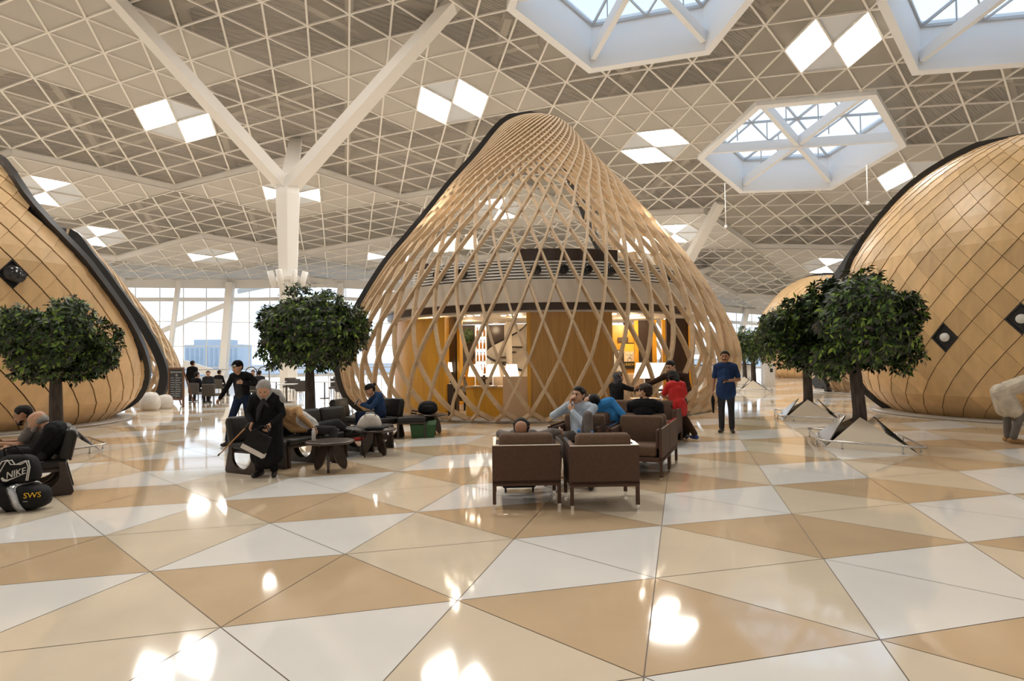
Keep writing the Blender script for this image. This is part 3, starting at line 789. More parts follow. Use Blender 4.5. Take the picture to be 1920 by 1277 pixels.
for k, px in enumerate((828, 869, 1007, 1058, 1102, 1147, 1255, 1276)):
    ph = cph(px, 5.1); c = cpos(ph, 5.13, 4.06); nn = Vector((math.sin(ph), -math.cos(ph), 0)); s_, u_ = frame_from(nn); R = Matrix((s_, u_, nn)).transposed()
    t = thing('ceiling_speaker' if 0 else 'spotlight', ['first black round spotlight on the striped gallery screen, far left', 'second black round spotlight from the left on the gallery screen', 'black round spotlight on the screen, left of the four in a row',
        'second of four black spotlights in a row on the gallery screen', 'third of four black spotlights in a row on the gallery screen', 'fourth of four black spotlights, right end of the row',
        'black spotlight near the right end of the screen, behind dense lattice', 'outermost right black spotlight on the gallery screen'][k], 'spotlight', c, 0, 'spotlights on the gallery screen')
    m = MB(); m.ball((0,0,0), 0.155, 16); m.build('housing', MATS['gloss_black'], t)
    m = MB(); m.lathe([(0.06, 0.12), (0.10, 0.12), (0.105, 0.20), (0.075, 0.20), (0.06, 0.13)], (0,0,0), 16, M=R); m.build('snout', M_black, t)
    m = MB(); m.tube([-nn*0.02 + Vector((0,0,.1)), -nn*0.12 + Vector((0,0,.1))], 0.03, 8); m.build('bracket', M_black, t)
# ground floor panels and counters (each one a fixed unit of its own)
def unit(name, label, cat, px0, px1, r, z0, z1, m_, thick=0.15):
    a, b = cph(px0, r), cph(px1, r); c = cpos((a+b)/2, r, 0); t = thing(name, label, cat, (c.x, c.y, 0))
    m = MB(); arc_wall(m, a, b, r, r-thick, z0, z1, 16); cbuild(m, 'body', m_, t)
    return t, a, b
t, a, b = unit('wall_panel', 'glowing orange wood curved wall panel at the left of the cafe', 'wall panel', 732, 830, 4.95, 0.05, 2.88, M_orange)
m = MB(); arc_wall(m, b, b+.02, 4.97, 4.78, 0.05, 2.88, 2); cbuild(m, 'edge', M_orange, t)
t, a, b = unit('wall_panel', 'wide brown oak curved wall panel in the middle of the cafe', 'wall panel', 995, 1149, 4.95, 0.05, 2.93, M_oak)
m = MB(); arc_wall(m, a-.02, a, 4.97, 4.75, 0.05, 2.93, 2); cbuild(m, 'edge', M_orange, t)
unit('wall_panel', 'dark glossy wall panel beside the left orange panel', 'wall panel', 836, 854, 4.6, 0.05, 2.9, M_dkwood)
unit('wall_panel', 'narrow orange post panel left of the bar', 'wall panel', 857, 862, 4.6, 0.9, 2.9, M_orange)
t, a, b = unit('counter', 'orange wood bar counter under the white table lamps', 'counter', 873, 942, 4.85, 0.05, 0.86, M_orange, 0.5)
m = MB(); arc_wall(m, a, b, 4.88, 4.3, 0.86, 0.90, 12); cbuild(m, 'countertop', M_pale, t)
t, a, b = unit('counter', 'pale beige box counter right of the orange bar', 'counter', 942, 991, 4.90, 0.05, 1.17, M_pale, 0.5)
unit('counter', 'pale low counter at the far left of the cafe', 'counter', 692, 728, 4.9, 0.05, 1.12, mat('cream_counter', (0.70, 0.60, 0.48), 0.4), 0.4)
unit('counter', 'pale low counter right of the oak panel, below the posters', 'counter', 1150, 1206, 4.3, 0.05, 1.15, M_pale, 0.4)
unit('cupboard', 'dark drawer cupboard at the left end of the cafe', 'cupboard', 712, 729, 4.4, 1.12, 2.1, M_dkwood, 0.4)
# back walls
m = MB(); m.box((-1.15, 23.3, 1.5), (2.6, .15, 2.85)); tag(m.build('wall_panel', M_dkwood), 'dark back wall panel behind the bar and the indoor tree', 'wall panel')
cw = lambda px, Y: at_depth(px, 650, Y).x
m = MB(); m.box((cw(1209,21.2), 21.2, 1.47), (0.50, .12, 2.85)); tag(m.build('wall_panel', M_dkwood), 'dark wall panel right of the poster wall', 'wall panel')
m = MB(); m.box((cw(1171,21.3), 21.3, 1.40), (0.86, .12, 2.7)); pw = tag(m.build('wall_panel', M_orange), 'orange wall holding the framed posters', 'wall panel')
m = MB(); m.box((cw(1270,20.4), 20.4, 1.47), (0.74, .12, 2.85), rz=0.1); tag(m.build('wall_panel', M_dkwood), 'dark wall panel at the right end of the cafe', 'wall panel')
for k, (px, Y) in enumerate(((1193, 21.05), (1227, 20.9), (1245, 20.7), (1296, 20.2))):
    c = at_depth(px, 650, Y); m = MB(); m.box((c.x, Y, 1.46), (0.13, 0.13, 2.86))
    tag(m.build('post', M_orange), ['orange post at the right edge of the poster wall', 'first slim orange post right of the dark cafe panel', 'second slim orange post right of the dark cafe panel', 'outermost orange post at the right end of the cafe'][k], 'post')
# framed posters
def text_mesh(s, size, extr=0.004, font_shear=0.0):
    cu = bpy.data.curves.new('text_curve', 'FONT'); cu.body = s; cu.size = size; cu.extrude = extr; cu.align_x = 'CENTER'; cu.align_y = 'CENTER'; cu.shear = font_shear; cu.resolution_u = 2
    o = bpy.data.objects.new('text_tmp', cu); COL.objects.link(o); dg = bpy.context.evaluated_depsgraph_get(); me = bpy.data.meshes.new_from_object(o.evaluated_get(dg))
    bpy.data.objects.remove(o); bpy.data.curves.remove(cu); return me
def text_obj(name, s, size, m_, parent, M, extr=0.004, shear=0.0):
    me = text_mesh(s, size, extr, shear); me.materials.clear(); me.materials.append(m_); o = bpy.data.objects.new(name, me); COL.objects.link(o); o.parent = parent; o.matrix_local = M; return o
UP_Y = Matrix.Rotation(PI/2, 4, 'X')       # text standing up, facing -Y
M_pyel = mat('poster_yellow', (0.75, 0.48, 0.05), 0.5); M_pblk = mat('poster_black', (0.02, 0.015, 0.012), 0.5); M_pcre = mat('poster_cream', (0.72, 0.55, 0.36), 0.5); M_pwht = mat('poster_white', (0.62, 0.60, 0.56), 0.5)
c = at_depth(1180, 667, 21.2); ps = thing('framed_poster', 'tall framed poster with a white figure raising its arms above the word UNION', 'poster', (c.x, 21.18, c.z))
m = MB()
for dx, dz, sx, sz in ((-.205,0,.03,.88),(.205,0,.03,.88),(0,.425,.44,.03),(0,-.425,.44,.03)): m.box((dx,0,dz), (sx,.04,sz))
m.build('frame', M_pblk, ps)
m = MB(); m.box((0,.01,0), (.40,.02,.84)); m.build('sheet', M_pcre, ps)
m = MB(); m.box((0,-.003,.28), (.40,.01,.26)); m.build('sun_block', M_pyel, ps)
m = MB(); m.box((0,-.003,-.31), (.40,.01,.22)); m.build('title_block', M_pblk, ps)
text_obj('title', 'UNION', 0.115, M_pyel, ps, Matrix.Translation((0,-.012,-.30)) @ UP_Y)
m = MB()
m.tube([(0,-.012,.02),(0,-.012,-.06)], [.035,.045], 6); m.ball((0,-.012,.06), .028, 8)
for sx in (-1, 1):
    m.tube([(sx*.03,-.012,.02),(sx*.09,-.012,.05),(sx*.15,-.012,.14)], [.016,.014,.01], 6); m.tube([(sx*.02,-.012,-.05),(sx*.08,-.012,-.10),(sx*.06,-.012,-.18)], [.022,.018,.012], 6)
m.build('figure', M_pwht, ps)
c = at_depth(1158, 678, 21.2); ps = thing('framed_poster', 'pale framed sheet half hidden by a strip, left of the tall poster', 'poster', (c.x, 21.18, c.z))
m = MB()
for dx, dz, sx, sz in ((-.14,0,.025,.78),(.14,0,.025,.78),(0,.38,.30,.025),(0,-.38,.30,.025)): m.box((dx,0,dz), (sx,.04,sz))
m.build('frame', M_pblk, ps); m = MB(); m.box((0,.01,0), (.27,.02,.75)); m.build('sheet', M_pwht, ps)
m = MB(); m.lathe([(0,-.005),(.045,-.005),(.045,.005),(0,.005)], (0,-.005,.05), 12, M=Matrix.Rotation(PI/2,3,'X')); m.build('red_mark', mat('poster_red', (0.35,.03,.02), .5), ps)
c = at_depth(1168, 637, 21.2); ps = thing('wall_sign', 'small dark wooden plate above the framed posters', 'sign', (c.x, 21.18, c.z)); m = MB(); m.box((0,0,0), (.35,.03,.16)); m.build('plate', M_dkwood, ps)
m = MB(); m.box((0,-.018,0), (.30,.008,.11)); m.build('inset', mat('sign_inset', (0.09, 0.05, 0.03), .4), ps)
# spiral stair with white curved balustrade
st = thing('spiral_stair', 'white curved spiral stair with dark handrail behind the bar', 'stair', (-0.10, 20.9, 0))
m = MB(); h = MB(); N = 40; sc_, R_ = Vector((0,0,0)), 0.80
for i in range(N+1):
    th = math.radians(40 + 260*i/N); z = 2.80 - 1.55*(i/N)**0.8
    for rr in (R_, R_-.05): m.v += [(rr*math.cos(th), rr*math.sin(th), z), (rr*math.cos(th), rr*math.sin(th), max(z-.95, 0.02))]
for i in range(N):
    a = i*4; b = a+4
    for q in ((a,a+1,b+1,b),(a+2,b+2,b+3,a+3),(a,b,b+2,a+2),(a+1,a+3,b+3,b+1)): m.f.append(q); m.m.append(0); m.sm.append(True)
m.build('balustrade', M_plaster, st)
h.tube([(R_*math.cos(math.radians(40+260*i/N)), R_*math.sin(math.radians(40+260*i/N)), 2.83-1.55*(i/N)**.8) for i in range(N+1)], 0.035, 8); h.build('handrail', M_black, st)
for i in range(11):
    th = math.radians(60 + 22*i); z = 2.05 - 0.17*i
    if z < 0.1: break
    m = MB(); q = [(0.1*math.cos(th), 0.1*math.sin(th)), (.9*math.cos(th-.19), .9*math.sin(th-.19)), (.9*math.cos(th+.19), .9*math.sin(th+.19))]
    m.prism(q, 0.05, Matrix.Translation((0,0,z))); m.build('tread', M_dkwood, st)
m = MB(); m.lathe([(.1,0),(.1,2.9)], (0,0,0), 12); m.build('newel', M_plaster, st)
c = at_depth(1000, 660, 21.6); m = MB(); m.box((c.x-.50, 21.95, 1.45), (1.0, .1, 2.85)); tag(m.build('wall_panel', M_plaster), 'white plaster wall behind the spiral stair', 'wall panel')
# lit bottle shelf
c = at_depth(902, 662, 20.2); sh = thing('bottle_shelf', 'narrow back-lit white shelf of amber bottles in the bar', 'shelf', (c.x, 20.2, 0))
m = MB(); m.box((0, .06, 1.95), (.36, .03, 1.62)); m.build('lit_back', emis('shelf_light', (1.0, 0.93, 0.80), 0.7), sh)
m = MB(); m.box((-.18,0,1.95), (.02,.16,1.64)); m.box((.18,0,1.95), (.02,.16,1.64)); m.build('side', M_white, sh)
bt = None
for r_ in range(4):
    z = 1.20 + .40*r_; m = MB(); m.box((0,0,z-.012), (.36,.16,.022)); m.build('shelf_board', M_white, sh)
    for k in range(3):
        lab = '%s amber bottle on the %s board of the lit bar shelf' % (('left', 'middle', 'right')[k], ('lowest', 'second lowest', 'second highest', 'top')[r_])
        loc = (c.x - .11 + .11*k, 20.19, z)
        if bt is None:
            bt = thing('bottle', lab, 'bottle', loc, 0, 'amber bottles on the lit shelf')
            m = MB(); m.lathe([(.0,0),(.034,0),(.036,.02),(.036,.16),(.014,.21),(.013,.27)], (0,0,0), 10); m.build('body', M_amber, bt)
            m = MB(); m.lathe([(.015,.26),(.015,.29),(0,.29)], (0,0,0), 8); m.build('cap', M_black, bt)
        else: dup(bt, loc, 0, lab)
# bar shelf with small bottles left of it
c = at_depth(872, 672, 22.6); s2 = thing('bar_shelf', 'low dark back bar shelf left of the lit bottles', 'shelf', (c.x, 22.6, 0)); m = MB(); m.box((0,0,.72), (1.0,.35,1.4)); m.build('body', M_orange, s2); m = MB(); m.box((0,0,1.43), (1.05,.38,.04)); m.build('top', M_dkwood, s2)
for k in range(5): dup(bt, (c.x-.4+.18*k, 22.5, 1.45), 0, '%s small bottle standing on the back bar shelf' % ('first', 'second', 'third', 'fourth', 'fifth')[k], 'bottles on the back bar')
# table lamps and floor lamps with white shades
def lamp(label, loc, pole, sw, shh, cat='table lamp', name='table_lamp', grp='white table lamps in the cafe'):
    t = thing(name, label, cat, loc, 0, grp)
    m = MB(); m.lathe([(0,0),(sw*.32,0),(sw*.32,.015),(.015,.03),(.012,pole+.03)], (0,0,0), 14); m.build('stem', M_steel, t)
    m = MB(); m.lathe([(sw*.5, pole), (sw*.36, pole+shh)], (0,0,0), 24); m.build('shade', M_shade, t); return t
for px, Y, z0, lab in ((891, 17.45, .90, 'left of three white shaded lamps on the bar counter'), (924, 17.4, .90, 'middle of three white shaded lamps on the bar counter'), (959, 17.4, 1.17, 'white shaded lamp on the pale box counter, right of the bar')):
    c = at_depth(px, 695, Y); sh_b = at_depth(px, 706, Y).z; lamp(lab, (c.x, Y, z0), sh_b - z0, 0.42, 0.34)
for px, Y, lab in ((1208, 17.9, 'wide white lamp shade beside the suited man, left one'), (1236, 18.1, 'white lamp shade just behind the suited man, right one')):
    c = at_depth(px, 695, Y); sh_b = at_depth(px, 709, Y).z; lamp(lab, (c.x, Y, 0.72), sh_b - .72, 0.62, 0.44)
c = at_depth(1220, 735, 18.0); t = thing('side_table', 'small dark table carrying the wide white lamps', 'table', (c.x, 18.0, 0)); m = MB(); m.box((0,0,.70), (1.1,.5,.04)); m.build('tabletop', M_dkwood, t)
for sx in (-.5,.5):
    for sy in (-.2,.2): m = MB(); m.box((sx,sy,.34), (.04,.04,.68)); m.build('leg', M_black, t)
for k, (px, y) in enumerate(((827, 471), (849, 469), (883, 465), (1174, 471), (1203, 470), (1224, 473))):
    c = at_depth(px, y, 20.4); lamp(['leftmost white lamp upstairs on the gallery', 'second white lamp upstairs from the left', 'third white lamp upstairs, left of the lattice centre', 'first white lamp upstairs on the right side', 'middle white lamp upstairs on the right side', 'outermost white lamp upstairs on the right'][k], (c.x, 20.4, 3.02), c.z-3.02, .5, .42, 'floor lamp', 'floor_lamp', 'white lamps on the gallery')
c = at_depth(842, 700, 18.6); lamp('small white wall lamp on the dark panel left of the bar', (c.x+.06, 18.1, 0.95), .35, .20, .28)
m = MB(); m.box((c.x+.06, 18.1, .475), (.24,.22,.95)); tag(m.build('plinth_cabinet', M_dkwood), 'small dark cabinet under the small white lamp', 'cabinet')
for x, y in ((-1.9, 19.9), (4.2, 20.0)):
    ld_ = bpy.data.lights.new('gallery_lamp_glow', 'POINT'); ld_.energy = 60; ld_.color = (1.0, 0.90, 0.75); ld_.shadow_soft_size = .25; lo = bpy.data.objects.new('gallery_lamp_glow', ld_); COL.objects.link(lo); lo.location = (x, y, 5.9)
# recessed downlights: a bright disc each, with a small lamp behind
M_down = emis('downlight_disc', (1.0, 0.86, 0.62), 14.0)
k = 0
for px, r in ((700, 4.6), (745, 4.7), (790, 4.5), (868, 4.3), (882, 4.4), (896, 4.5), (945, 4.0), (960, 4.2), (975, 4.4), (1010, 3.9), (1060, 4.0), (1130, 4.2), (1153, 4.4), (1186, 4.2), (1198, 4.4), (1222, 4.0), (1262, 4.4), (1290, 4.6)):
    ph = cph(px, r); c = cpos(ph, r, 2.917); m = MB(); m.lathe([(0,0),(.05,0),(.05,-.004)], c, 12); m.lathe([(.05,-.012),(.07,-.012),(.07,.0),(.05,.0)], c, 12)
    d = m.build('downlight', M_down, mz); d.matrix_parent_inverse = Matrix.Translation(-Vector(mz.location)); k += 1
for x, y, w in ((-2.3, 18.9, 26), (-1.4, 20.6, 5), (0.2, 19.0, 7), (2.4, 19.2, 24), (3.9, 20.1, 26), (-.6, 22.9, 4), (2.6, 22.4, 6)):
    ld_ = bpy.data.lights.new('downlight_glow', 'POINT'); ld_.energy = w; ld_.color = (1.0, 0.78, 0.50); ld_.shadow_soft_size = 0.12
    lo = bpy.data.objects.new('downlight_glow', ld_); COL.objects.link(lo); lo.location = (x, y, 2.75)

# ================================================================= trees in folded-plate planters
def leaf_mat():
    m = bpy.data.materials.new('leaf'); m.use_nodes = True; n, l = nodes_of(m); b = n['Principled BSDF']
    g = n.new('ShaderNodeNewGeometry'); r = n.new('ShaderNodeValToRGB'); l.new(g.outputs['Random Per Island'], r.inputs[0])
    e = r.color_ramp.elements; e[0].position = 0.0; e[0].color = (0.010, 0.020, 0.008, 1); e[1].position = 1.0; e[1].color = (0.28, 0.40, 0.06, 1)
    for p, c in ((0.35, (0.020, 0.040, 0.014, 1)), (0.50, (0.085, 0.070, 0.072, 1)), (0.60, (0.028, 0.062, 0.016, 1)), (0.85, (0.085, 0.17, 0.03, 1))): q = e.new(p); q.color = c
    l.new(r.outputs[0], b.inputs['Base Color']); b.inputs['Roughness'].default_value = 0.45; b.inputs['Specular IOR Level'].default_value = 0.35
    return m
M_leaf = leaf_mat()
M_bark = mat('bark', (0.075, 0.058, 0.048), 0.9, var=0.35, scale=9, stretch=(2.5,2.5,.5), bump=0.8)
M_soil = mat('soil', (0.055, 0.038, 0.026), 0.95, var=0.5, scale=20, bump=1.0)
M_cplate = mat('cream_plate', (0.70, 0.60, 0.47), 0.35)
M_mplate = mat('mirror_plate', (0.42, 0.40, 0.38), 0.18, metal=1.0)
def crown_mesh(name, rx, rz, nclump, seed, leaf=0.085):
    r = np.random.default_rng(seed); m = MB()
    lobes = []
    for _ in range(26):
        d = r.normal(size=3); d /= np.linalg.norm(d); d[2] = d[2]*0.9 + 0.05
        lobes.append((d*np.array([rx, rx, rz])*r.uniform(.55, .80), r.uniform(0.24, 0.46)*rx))
    for c in range(nclump):
        lc, lr = lobes[r.integers(len(lobes))]
        d = r.normal(size=3); d /= np.linalg.norm(d)
        p = lc + d*lr*(0.55 + 0.45*r.random()**0.5)
        out = p/np.array([rx, rx, rz]); q = np.linalg.norm(out)
        if q > 1.2 or q < 0.42: continue
        if p[2] < -0.55*rz and r.random() < 0.45: continue
        o = Vector(out).normalized(); tw = (o + Vector((0, 0, -0.25)) + Vector(r.normal(size=3)*0.35)).normalized()
        nl = int(r.integers(5, 9))
        sd, up = frame_from(tw)
        for k in range(nl):
            a = 2*PI*k/nl + r.random(); L = leaf*r.uniform(0.75, 1.35); W = L*0.40
            d2 = (tw*0.55 + (sd*math.cos(a) + up*math.sin(a))*0.8 + Vector((0, 0, -0.30))).normalized()
            base = Vector(p) + tw*0.02*k
            s2 = d2.cross(tw + Vector((0.01, 0.02, 0.03))).normalized(); n2 = s2.cross(d2)
            m.add([base, base + d2*L*0.45 + s2*W*0.5 - n2*L*.06, base + d2*L - n2*L*0.16, base + d2*L*0.45 - s2*W*0.5 - n2*L*.06], [(0,1,2),(0,2,3)])
    me = m.build(name, M_leaf); dat = me.data; bpy.data.objects.remove(me); return dat
CROWNS = [crown_mesh('foliage', 1.22, 1.02, 4200, 11, 0.125), crown_mesh('foliage', 1.22, 1.02, 4200, 23, 0.125), crown_mesh('foliage', 1.2, 1.0, 1500, 5, 0.13)]
def tree(label, loc, crown, cz=2.2, s=1.0, rz=0.0, lean=(0,0), group='leafy trees in plate planters'):
    t = thing('potted_tree', label, 'tree', loc, 0, group)
    m = MB(); m.tube([(0,0,.15), (0.01,0,.6), (lean[0]*.4, lean[1]*.4, 1.2), (lean[0], lean[1], cz-.25)], [.135, .115, .105, .06], 12)
    for k in range(6):
        a = k*PI/3+.3; m.tube([(lean[0]*.6, lean[1]*.6, 1.35+.06*k), (lean[0]+.35*math.cos(a), lean[1]+.35*math.sin(a), cz-.15), (lean[0]+.75*math.cos(a), lean[1]+.75*math.sin(a), cz+.15)], [.05, .03, .012], 6)
    m.build('trunk', M_bark, t)
    o = bpy.data.objects.new('foliage', CROWNS[crown]); COL.objects.link(o); o.parent = t; o.location = (lean[0], lean[1], cz); o.scale = (s, s, s); o.rotation_euler = (0, 0, rz)
    return t
def planter(label, loc, u, v, mirror=(1, 2, 3), cream=(0,)):
    """rhombus of four leaning triangular plates round a soil mound, with a steel rail; u, v = half diagonals' edge vectors from corner A"""
    t = thing('planter', label, 'planter', loc, 0, 'folded plate planters'); u, v = Vector((*u, 0)), Vector((*v, 0)); A = -(u+v)/2
    cor = [A, A+u, A+u+v, A+v]; ctr = Vector((0,0,0))
    for k in range(4):
        P, Q = cor[k], cor[(k+1) % 4]; mid = P.lerp(Q, 0.42 if k % 2 == 0 else .55); ap = mid*0.34 + Vector((0,0,.52)); nn = (Q-P).cross(ap-P).normalized()
        m = MB(); th = 0.02
        vs = [P, Q, ap]; m.add([x for x in vs] + [x - nn*th for x in vs], [(0,1,2),(5,4,3),(0,3,4,1),(1,4,5,2),(2,5,3,0)])
        m.build('plate', M_cplate if k in cream else M_mplate, t)
    m = MB(); m.lathe([(.54,.0),(.50,.10),(.40,.20),(.2,.27),(0.0,.29)], (0,0,0), 18); m.build('soil', M_soil, t)
    o = [p*1.13 for p in cor]; pts = []
    for k in range(4):
        a, b, c = o[k-1], o[k], o[(k+1) % 4]; pts += [b.lerp(a, .10)*1 + Vector((0,0,.13)), b.lerp(a, .03).lerp(b.lerp(c, .03), .5) + Vector((0,0,.13)), b.lerp(c, .10) + Vector((0,0,.13))]
    m = MB(); m.tube(pts, .02, 8, closed=True); m.build('rail', M_steel, t)
    for k in range(4):
        for f in (.22, .78): p = o[k].lerp(o[(k+1) % 4], f); m = MB(); m.tube([(p.x,p.y,0),(p.x,p.y,.13)], .012, 8); m.lathe([(0,0),(.03,0),(.03,.008),(0,.008)], (p.x,p.y,0), 10); m.build('rail_post', M_steel, t)
    return t
U_, V2 = (1.06, -0.98), (0.57, 1.65)
def pt(tl, pl, loc, crown, **k):
    k.setdefault('s', .88)
    planter(pl, loc, U_, V2); tree(tl, loc, crown, **k)
pt('large green tree nearest on the right, before the shingled dome', 'nearest planter on the right, cream front plate and steel rail', (6.38, 11.57, 0), 0, cz=2.12, s=0.97, lean=(-.10,0))
pt('second green tree on the right, behind the nearest one', 'second planter on the right, between lattice dome and nearest tree', (7.62, 16.2, 0), 1, cz=2.18, s=0.88, rz=1.0)
pt('far tree beyond the standing man, right of the lattice dome', 'far planter beyond the standing man in the blue shirt', (11.15, 29.0, 0), 2, cz=2.15, rz=.4)
pt('farthest tree on the right, half hidden by the lattice dome', 'farthest planter, half hidden by the lattice dome edge', (12.6, 34.0, 0), 2, cz=2.2, rz=2.0)
planter('planter at the left edge behind the two seated men', (-8.62, 11.85, 0), (0.39, 1.45), (-1.06, 1.06), cream=(0,)); tree('large tree at the left edge, in front of the pale dome', (-8.66, 11.88, 0), 1, cz=2.13, s=0.80, rz=2.4)
planter('planter hidden behind the black leather seats', (-4.42, 13.6, 0), U_, V2); tree('dark leafy tree behind the black leather seats, before the white column', (-4.40, 13.6, 0), 0, cz=2.28, s=0.90, rz=4.0)
c = at_depth(870, 629, 21.3); t = thing('potted_tree', 'small round indoor tree behind the bar inside the dome', 'tree', (c.x, 21.3, 0)); o = bpy.data.objects.new('foliage', CROWNS[2]); COL.objects.link(o); o.parent = t; o.location = (0,0,c.z); o.scale = (.30,)*3
m = MB(); m.tube([(0,0,0),(0,0,c.z)], .04, 8); m.build('trunk', M_bark, t)
# ================================================================= seats and tables
M_leather = mat('black_leather', (0.016, 0.014, 0.013), 0.38, spec=0.35, var=0.25, scale=6, bump=0.15)
M_walnut = mat('dark_walnut', (0.040, 0.024, 0.016), 0.32, var=0.25, scale=5, stretch=(1,1,5))
M_brownf = mat('brown_panel', (0.085, 0.043, 0.026), 0.75, var=0.12, scale=40)
M_brownc = mat('brown_cushion', (0.135, 0.080, 0.050), 0.9, var=0.18, scale=60, bump=0.2)
M_chrome = mat('chrome', (0.75, 0.74, 0.72), 0.12, metal=1.0)
YZ = Matrix(((0,0,1,0),(1,0,0,0),(0,1,0,0),(0,0,0,1)))       # outline drawn in (y,z), pushed along x
def side_poly():
    o = [(-.30,0),(.33,0),(.36,.04),(.27,.42),(.20,.42)]
    o += [(.21*math.cos(a), .27 + .20*math.sin(a)) for a in np.linspace(0, -PI, 14)]
    return o + [(-.20,.345),(-.27,.345)]
def lounge(label, loc, rz, stool=False, w=0.62, ends=(True, True), group='black leather lounge seats'):
    t = thing('lounge_chair' if not stool else 'lounge_stool', label, 'seat', loc, rz, group)
    for s in (-1, 1):
        m = MB(); m.prism(side_poly() if not stool else [(y, z) for y, z in side_poly() if z < .4] , .045, Matrix.Translation((s*(w/2-.03),0,0)) @ YZ); m.build('side_panel', M_walnut, t)
    m = MB(); m.rbox((0,-.01,.325), (w-.09,.54,.05), .015); m.build('seat_board', M_walnut, t)
    m = MB(); m.rbox((0,-.02,.40), (w-.02,.60,.11), .045); m.build('seat_cushion', M_leather, t)
    if not stool:
        R = Matrix.Rotation(-.20, 3, 'X'); m = MB(); m.rbox((0,.29,.635), (w-.02,.13,.40), .05, M=R); bc = m.build('back_cushion', M_leather, t)
        for sx in (-.13, .13):
            m = MB(); m.ball(R @ Vector((sx,-.066,.0)) + Vector((0,.29,.645)), (.018,.008,.018), 10); m.build('button', M_leather, bc)
        m = MB(); m.rbox((0,.35,.60), (w-.06,.03,.34), .012, M=R); m.build('back_board', M_walnut, t)
    return t
def face_rz(dx, dy): return math.atan2(dx, -dy)
rzL = face_rz(.885, -.465)
w_ = Vector((.465, .885)); d0 = Vector((-3.90, 9.60))
for k, s in enumerate(('first black leather seat of the left row, behind the woman with the cane', 'second seat of the left leather row, just behind the old woman', 'third seat of the left leather row, where the sleeping person lies', 'fourth seat of the left leather row, with empty tufted back')):
    p = d0 + w_*(.63*k); lounge(s, (p.x, p.y, 0), rzL)
p = d0 + w_*(.63*4)+Vector((.06,-.03)); lounge('backless leather stool ending the left row, behind the middle table', (p.x, p.y, 0), rzL, True)
lounge('near leather seat at the left edge under the bald man', (-6.10, 8.10, 0), math.radians(-55)); lounge('leather seat at the left edge under the dark haired man', (-6.53, 8.62, 0), math.radians(-55))
lounge('leather seat under the woman in the denim jacket', (-2.80, 13.45, 0), math.radians(-38)); lounge('leather seat seen end-on left of the woman in denim', (-3.50, 13.65, 0), math.radians(75))
lounge('leather stool right of the woman in denim, before the lattice dome', (-2.20, 13.55, 0), math.radians(10), True)
def petal(sgn=1):
    return [(.20*math.sin(a)*(0.55+.45*math.sin(a/2)) if 0 else 0, 0) for a in (0,)]
def round_table(label, loc, rz):
    t = thing('round_table', label, 'table', loc, rz, 'round walnut tables')
    m = MB(); m.lathe([(0,.395),(.20,.40),(.335,.415),(.362,.430),(.365,.442),(.355,.452),(.33,.455),(0,.455)], (0,0,0), 40); m.build('tabletop', M_walnut, t)
    for k in range(3):
        a = 2*PI*k/3 + .5; R = Matrix.Rotation(a, 4, 'Z')
        out = [( .085 + .155*(1-math.cos(q))/2*0 + .09*math.cos(q)*1.0, .205 + .205*math.sin(q)) for q in np.linspace(0, 2*PI, 26)[:-1]]
        sh = [(x + (.41-z)*.36, z) for x, z in out]           # petal leaning outwards to the floor
        M_ = R @ Matrix(((1,0,0,0),(0,0,-1,0),(0,1,0,0),(0,0,0,1)))
        m = MB(); m.prism(sh, .035, M_); m.build('leg', M_walnut, t)
    m = MB(); m.tube([(0,0,.15),(0,0,.40)], .05, 10); m.build('hub', M_walnut, t); return t
round_table('nearest round dark table, before the sleeping person', (-2.79, 9.55, 0), 0.2)
round_table('middle round dark table carrying the white handbag', (-2.43, 11.1, 0), 0.9)
round_table('far round dark table carrying the backpack, by the lattice dome', (-1.81, 14.0, 0), 0.4)
def armchair(label, loc, rz, group='brown box armchairs'):
    t = thing('armchair', label, 'armchair', loc, rz, group); W = .76; D = .72
    for sx in (-1, 1):
        for sy in (-1, 1):
            m = MB(); m.box((sx*(W/2-.02), sy*(D/2-.02), .155), (.038,.038,.21)); lg = m.build('leg', M_brownf, t)
            m = MB(); m.box((sx*(W/2-.02), sy*(D/2-.02), .025), (.034,.034,.05)); m.build('foot_cap', M_chrome, lg)
    m = MB(); m.box((0,0,.28), (W,D,.06)); m.build('base_frame', M_brownf, t)
    m = MB(); m.box((0,D/2-.02,.485), (W,.04,.42)); b = m.build('back_panel', M_brownf, t)
    m = MB(); m.box((0,D/2-.02,.700), (W,.042,.012)); m.build('metal_edge', M_chrome, b)
    for s in (-1, 1):
        m = MB(); m.box((s*(W/2-.02),-.02,.485), (.04,D-.04,.42)); a = m.build('arm_panel', M_brownf, t)
        m = MB(); m.box((s*(W/2-.02),-.02,.700), (.042,D-.04,.012)); m.build('metal_edge', M_chrome, a)
        m = MB(); m.rbox((s*(W/2-.065),-.04,.55), (.05,D-.16,.26), .02); m.build('arm_pad', M_brownf, t)
    m = MB(); m.rbox((0,-.05,.385), (W-.16,D-.14,.15), .035); m.build('seat_cushion', M_brownc, t)
    m = MB(); m.rbox((0,.235,.62), (W-.15,.17,.40), .05, M=Matrix.Rotation(-.07,3,'X')); m.build('back_cushion', M_brownc, t)
    return t
rzF = face_rz(-.38, -.92); rzA = rzF + PI
armchair('nearest brown armchair seen from behind, with the bald head above it', (.135, 7.33, 0), PI + .02)
armchair('brown armchair seen from behind, right one of the nearest pair', (.985, 7.22, 0), PI + .02)
armchair('empty brown armchair facing the camera, right of the man in the pale striped shirt', (1.76, 8.83, 0), rzF)
armchair('brown armchair in which the man in the pale striped shirt sits', (.98, 9.15, 0), rzF)
armchair('brown armchair facing away under the man in the black shirt', (2.06, 9.58, 0), rzA)
armchair('brown armchair facing away where the woman in bright blue leans', (1.28, 9.90, 0), rzA)
